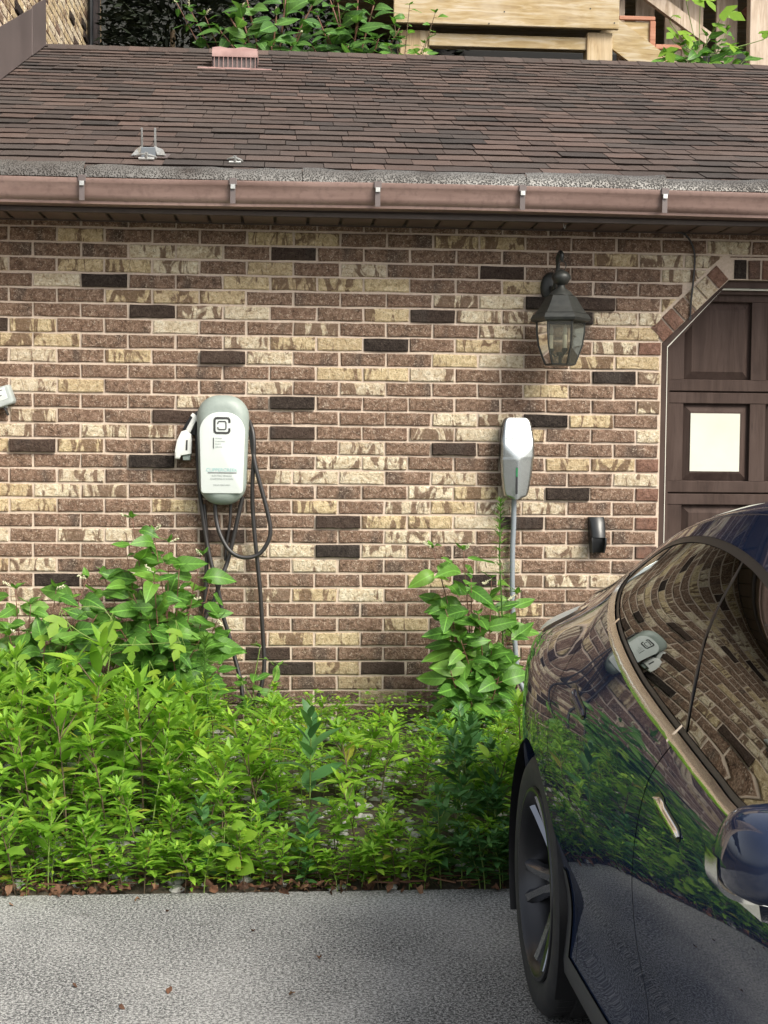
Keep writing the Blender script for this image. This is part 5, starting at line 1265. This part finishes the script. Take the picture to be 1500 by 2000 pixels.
bushy('pokeweed', 'tall leafy pokeweed bush below the grey charger', 'shrub', gz(330, -.30), [T(258, 1012, -.32), T(300, 1040, -.34), T(330, 1060, -.34), T(395, 1085, -.30), T(300, 1120, -.45), T(375, 1170, -.42), T(425, 1210, -.36), T(260, 1160, -.4), T(330, 1230, -.55), T(200, 1120, -.3), T(430, 1300, -.5), T(245, 1070, -.3), T(350, 1110, -.4), T(410, 1140, -.34), T(290, 1210, -.5), T(390, 1250, -.5), T(230, 1220, -.45)], 14, PK, M['redstem'], size=(.8, 1.5), seed=3, flowers=7)
bushy('pokeweed', 'sprawling pokeweed at the left edge below the utility box', 'shrub', gz(60, -.40), [T(30, 1150, -.42), T(110, 1150, -.40), T(170, 1130, -.38), T(15, 1230, -.5), T(150, 1210, -.5), T(90, 1250, -.6), T(-50, 1170, -.45), T(60, 1180, -.45), T(130, 1260, -.6), T(190, 1200, -.45)], 14, PK, M['redstem'], size=(.8, 1.45), seed=8, flowers=4)
bushy('pokeweed', 'upright pokeweed bush below the silver charger', 'shrub', gz(935, -.30), [T(845, 1070, -.32), T(905, 1075, -.34), T(960, 1130, -.30), T(1010, 1160, -.26), T(870, 1190, -.40), T(935, 1200, -.42), T(1000, 1235, -.36), T(880, 1310, -.45), T(975, 1320, -.45), T(920, 1370, -.5), T(860, 1120, -.34), T(920, 1130, -.38), T(900, 1250, -.45), T(960, 1270, -.4)], 13, PK, M['redstem'], size=(.8, 1.4), seed=12, flowers=4, spread=1.0)
bushy('pokeweed', 'small pokeweed sprout at the lower end of the black cable', 'shrub', gz(500, -.22), [T(508, 1265, -.22), T(545, 1300, -.24), T(470, 1330, -.26)], 5, PK, M['stem'], size=(.6, .95), seed=21)
# lobed vine leaves among the left bush
vn = thing('vine', 'bright yellow-green vine with three-lobed leaves in the left bush', 'vine', gz(180, -.62)); s = MB(); pts = []
for i, (u, v, sc) in enumerate(((115, 1225, 1.1), (215, 1235, 1.15), (198, 1282, 1.0), (258, 1283, .85), (352, 1280, .85), (345, 1250, .8), (85, 1262, .7), (300, 1330, .7), (150, 1320, .75), (40, 1300, .8))):
    p = T(u, v-22, -.66); pts.append(p); add_leaf(vn, LB[i % 3], p, (rnd.uniform(-.3, .3), -.55, -.75), rnd.uniform(-.3, .3), sc, (0, -1, .6)); s.tube([p, p+Vector((rnd.uniform(-.03, .03), .05, .03)), p+Vector((rnd.uniform(-.05, .05), .1, -.10))], .0014, 4)
s.tube(smooth_path([WL[vn.name]]+[pts[1]+Vector((0, .06, 0)), pts[0]+Vector((0, .06, 0)), pts[2]+Vector((0, .06, 0)), pts[4]+Vector((0, .06, 0))], 5), .0022, 5); s.obj('stem', M['stem'], vn)
# heart-shaped sapling at the front
HS = [lmesh('leaf', leaf(.085, .075, 5, 'heart', .1, dr, i), M['lobed']) for i, dr in enumerate((.3, .6))]
bushy('seedling', 'small seedling with broad pale green leaves at the driveway edge', 'seedling', Vector((at(455, 1720, EDGE+.1).x, EDGE+.1, bed_z(-.15, EDGE+.1))), [T(440, 1600, EDGE+.06), T(470, 1630, EDGE+.05)], 5, HS, M['stem'], size=(.7, 1.0), seed=4, spread=.8, rad=.003)
# feathery horseweed
def horse(u, v, Y, label, seed):
    q = random.Random(seed); base = gz(u, Y); top = T(u, v, Y); pl_ = thing('horseweed', label, 'weed', base); s = MB(); path = smooth_path([base, base.lerp(top, .4)+Vector((.01, 0, 0)), base.lerp(top, .75)+Vector((-.004, 0, 0)), top], 10)
    s.tube(path, [.005*(1-.7*i/(len(path)-1)) for i in range(len(path))], 6); s.obj('stem', M['horse'], pl_, smooth=True); f = MB(); az = 0; n = 190
    for i in range(n):
        t_ = .12+.88*(i/n)**.75; p = path[min(len(path)-1, int(t_*(len(path)-1)))]; az += 2.4; el = .1+.9*t_**3+q.uniform(-.2, .25); L = (.085 if t_ < .8 else .085-.045*(t_-.8)/.2)*q.uniform(.6, 1.1)
        put_leaf(f, leaf(L, .0075, 3, 'lance', .2, .5, i), frame_mat(p, (math.cos(az)*math.cos(el), math.sin(az)*math.cos(el), math.sin(el))))
    f.obj('foliage', M['horse'], pl_, smooth=True, fix=False)
horse(978, 975, -.34, 'tall feathery horseweed stalk in front of the grey conduit', 5)
horse(402, 1245, -.85, 'slender horseweed stalk standing among the weeds left of the cable', 6)

# --- plants behind the roof
RY = 4.0
def hz(u, Y): p = at(u, 130, Y); return Vector((p.x, Y, 3.95))
bushy('pokeweed', 'large-leaved pokeweed growing behind the roof right of the vent', 'shrub', hz(530, RY), [T(470, 20, RY-.1), T(540, 30, RY-.15), T(590, 60, RY-.1), T(500, 75, RY-.2), T(430, 60, RY), T(560, -20, RY), T(610, 10, RY), T(480, -10, RY), T(450, 35, RY-.1), T(530, 90, RY-.2), T(570, 90, RY-.2)], 13, UP, M['redstem'], size=(.75, 1.25), seed=31, rad=.014, flowers=3)
bushy('pokeweed', 'large-leaved pokeweed growing behind the roof beside the deck', 'shrub', hz(690, RY+.05), [T(640, 70, RY-.1), T(700, 40, RY-.1), T(660, 5, RY), T(740, 75, RY-.15), T(610, 90, RY-.1), T(730, 10, RY), T(780, 55, RY-.1), T(620, 30, RY-.1), T(680, 90, RY-.15), T(640, -15, RY), T(700, -10, RY)], 13, UP, M['redstem'], size=(.7, 1.2), seed=33, rad=.012, flowers=2)
bushy('pokeweed', 'arching pokeweed branch over the dark gap left of the roof vent', 'shrub', hz(455, RY+.15), [T(370, 15, RY), T(345, 5, RY+.05), T(400, 30, RY)], 9, UP, M['redstem'], size=(.5, .85), seed=35, rad=.008, flowers=3)
bushy('sapling', 'thin sapling with small leaves in front of the deck post', 'sapling', hz(790, RY-.1), [T(800, 10, RY-.15), T(830, 85, RY-.2), T(770, 40, RY-.15), T(850, 25, RY-.2), T(760, 90, RY-.15)], 11, PK, M['brownstem'], size=(.6, 1.0), seed=36, rad=.006)
bushy('leafy_vine', 'climbing leafy vine piled on the ridge before the stair posts', 'vine', hz(1370, RY-.2), [T(1330, 90, RY-.25), T(1400, 85, RY-.25), T(1360, 100, RY-.3), T(1440, 100, RY-.25), T(1300, 105, RY-.3), T(1420, 60, RY-.2), T(1380, 70, RY-.25), T(1345, 110, RY-.3), T(1460, 110, RY-.25)], 12, PK, M['stem'], size=(.9, 1.6), seed=37, rad=.005)
vn = thing('lobed_vine', 'bright vine with large lobed leaves climbing the stair posts', 'vine', hz(1365, RY-.15)); s = MB()
for i, (u, v, sc) in enumerate(((1345, -12, 1.0), (1372, -8, .95), (1410, 22, 1.1), (1395, 45, .8), (1318, 62, .75), (1300, 95, .9), (1330, 60, .8), (1425, 85, .7), (1345, 70, .7), (1315, 30, .45), (1495, 60, .6), (1300, 120, .55))):
    p = T(u, v, RY-.3); add_leaf(vn, LBU[i % 2], p, (rnd.uniform(-.7, .7), -.5, -.6+rnd.uniform(-.2, .4)), rnd.uniform(-.4, .4), sc, (0, -1, .6)); s.tube(smooth_path([p, p+Vector((0, .05, -.05)), T(1365, 110, RY-.25)], 4), .003, 5)
s.obj('stem', M['stem'], vn)
# dark evergreens closing the view
def evergreen(x, y, z, rx, ry_, rz, n, label, seed):
    q = random.Random(seed); g = thing('evergreen_shrub', label, 'shrub', (x, y, z)); s = MB(); s.tube([(x, y, z-.6), (x, y, z+rz*1.2)], [.06, .02], 7); s.obj('trunk', M['brownstem'], g); f = MB()
    for i in range(n):
        a = q.uniform(0, 6.28); h = q.random(); k = (1-h*.45)*q.random()**.4; p = Vector((x+rx*k*math.cos(a), y+ry_*k*math.sin(a), z+rz*2*h)); d = Vector((math.cos(a), math.sin(a), q.uniform(-.6, .6)))
        L = q.uniform(.06, .14); sdv = d.cross(Vector((q.uniform(-1, 1), q.uniform(-1, 1), 1))).normalized()*L*.16; f.add([p, p+d*L*.5+sdv, p+d*L, p+d*L*.5-sdv], [(0, 1, 2, 3)])
    f.obj('crown', M['everg'], g, fix=False)
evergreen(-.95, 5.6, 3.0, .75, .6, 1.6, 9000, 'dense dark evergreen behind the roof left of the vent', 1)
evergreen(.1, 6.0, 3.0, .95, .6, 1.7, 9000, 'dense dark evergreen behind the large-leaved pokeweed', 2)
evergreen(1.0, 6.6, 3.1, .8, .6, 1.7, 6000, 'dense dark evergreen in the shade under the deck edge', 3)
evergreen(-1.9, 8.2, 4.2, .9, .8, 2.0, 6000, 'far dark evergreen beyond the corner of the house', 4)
b = MB(); p = at(272, 99, 3.75); b.tube(smooth_path([(p.x-.10, 3.8, p.z-.02), (p.x-.06, 3.8, p.z+.004), (p.x, 3.8, p.z+.008), (p.x+.14, 3.8, p.z-.01), (p.x+.3, 3.85, p.z-.03)], 4), .025, 8); tag(b.obj('white_pipe', M['facew'], None, smooth=True), 'white pipe lying behind the ridge near the house wall', 'pipe')
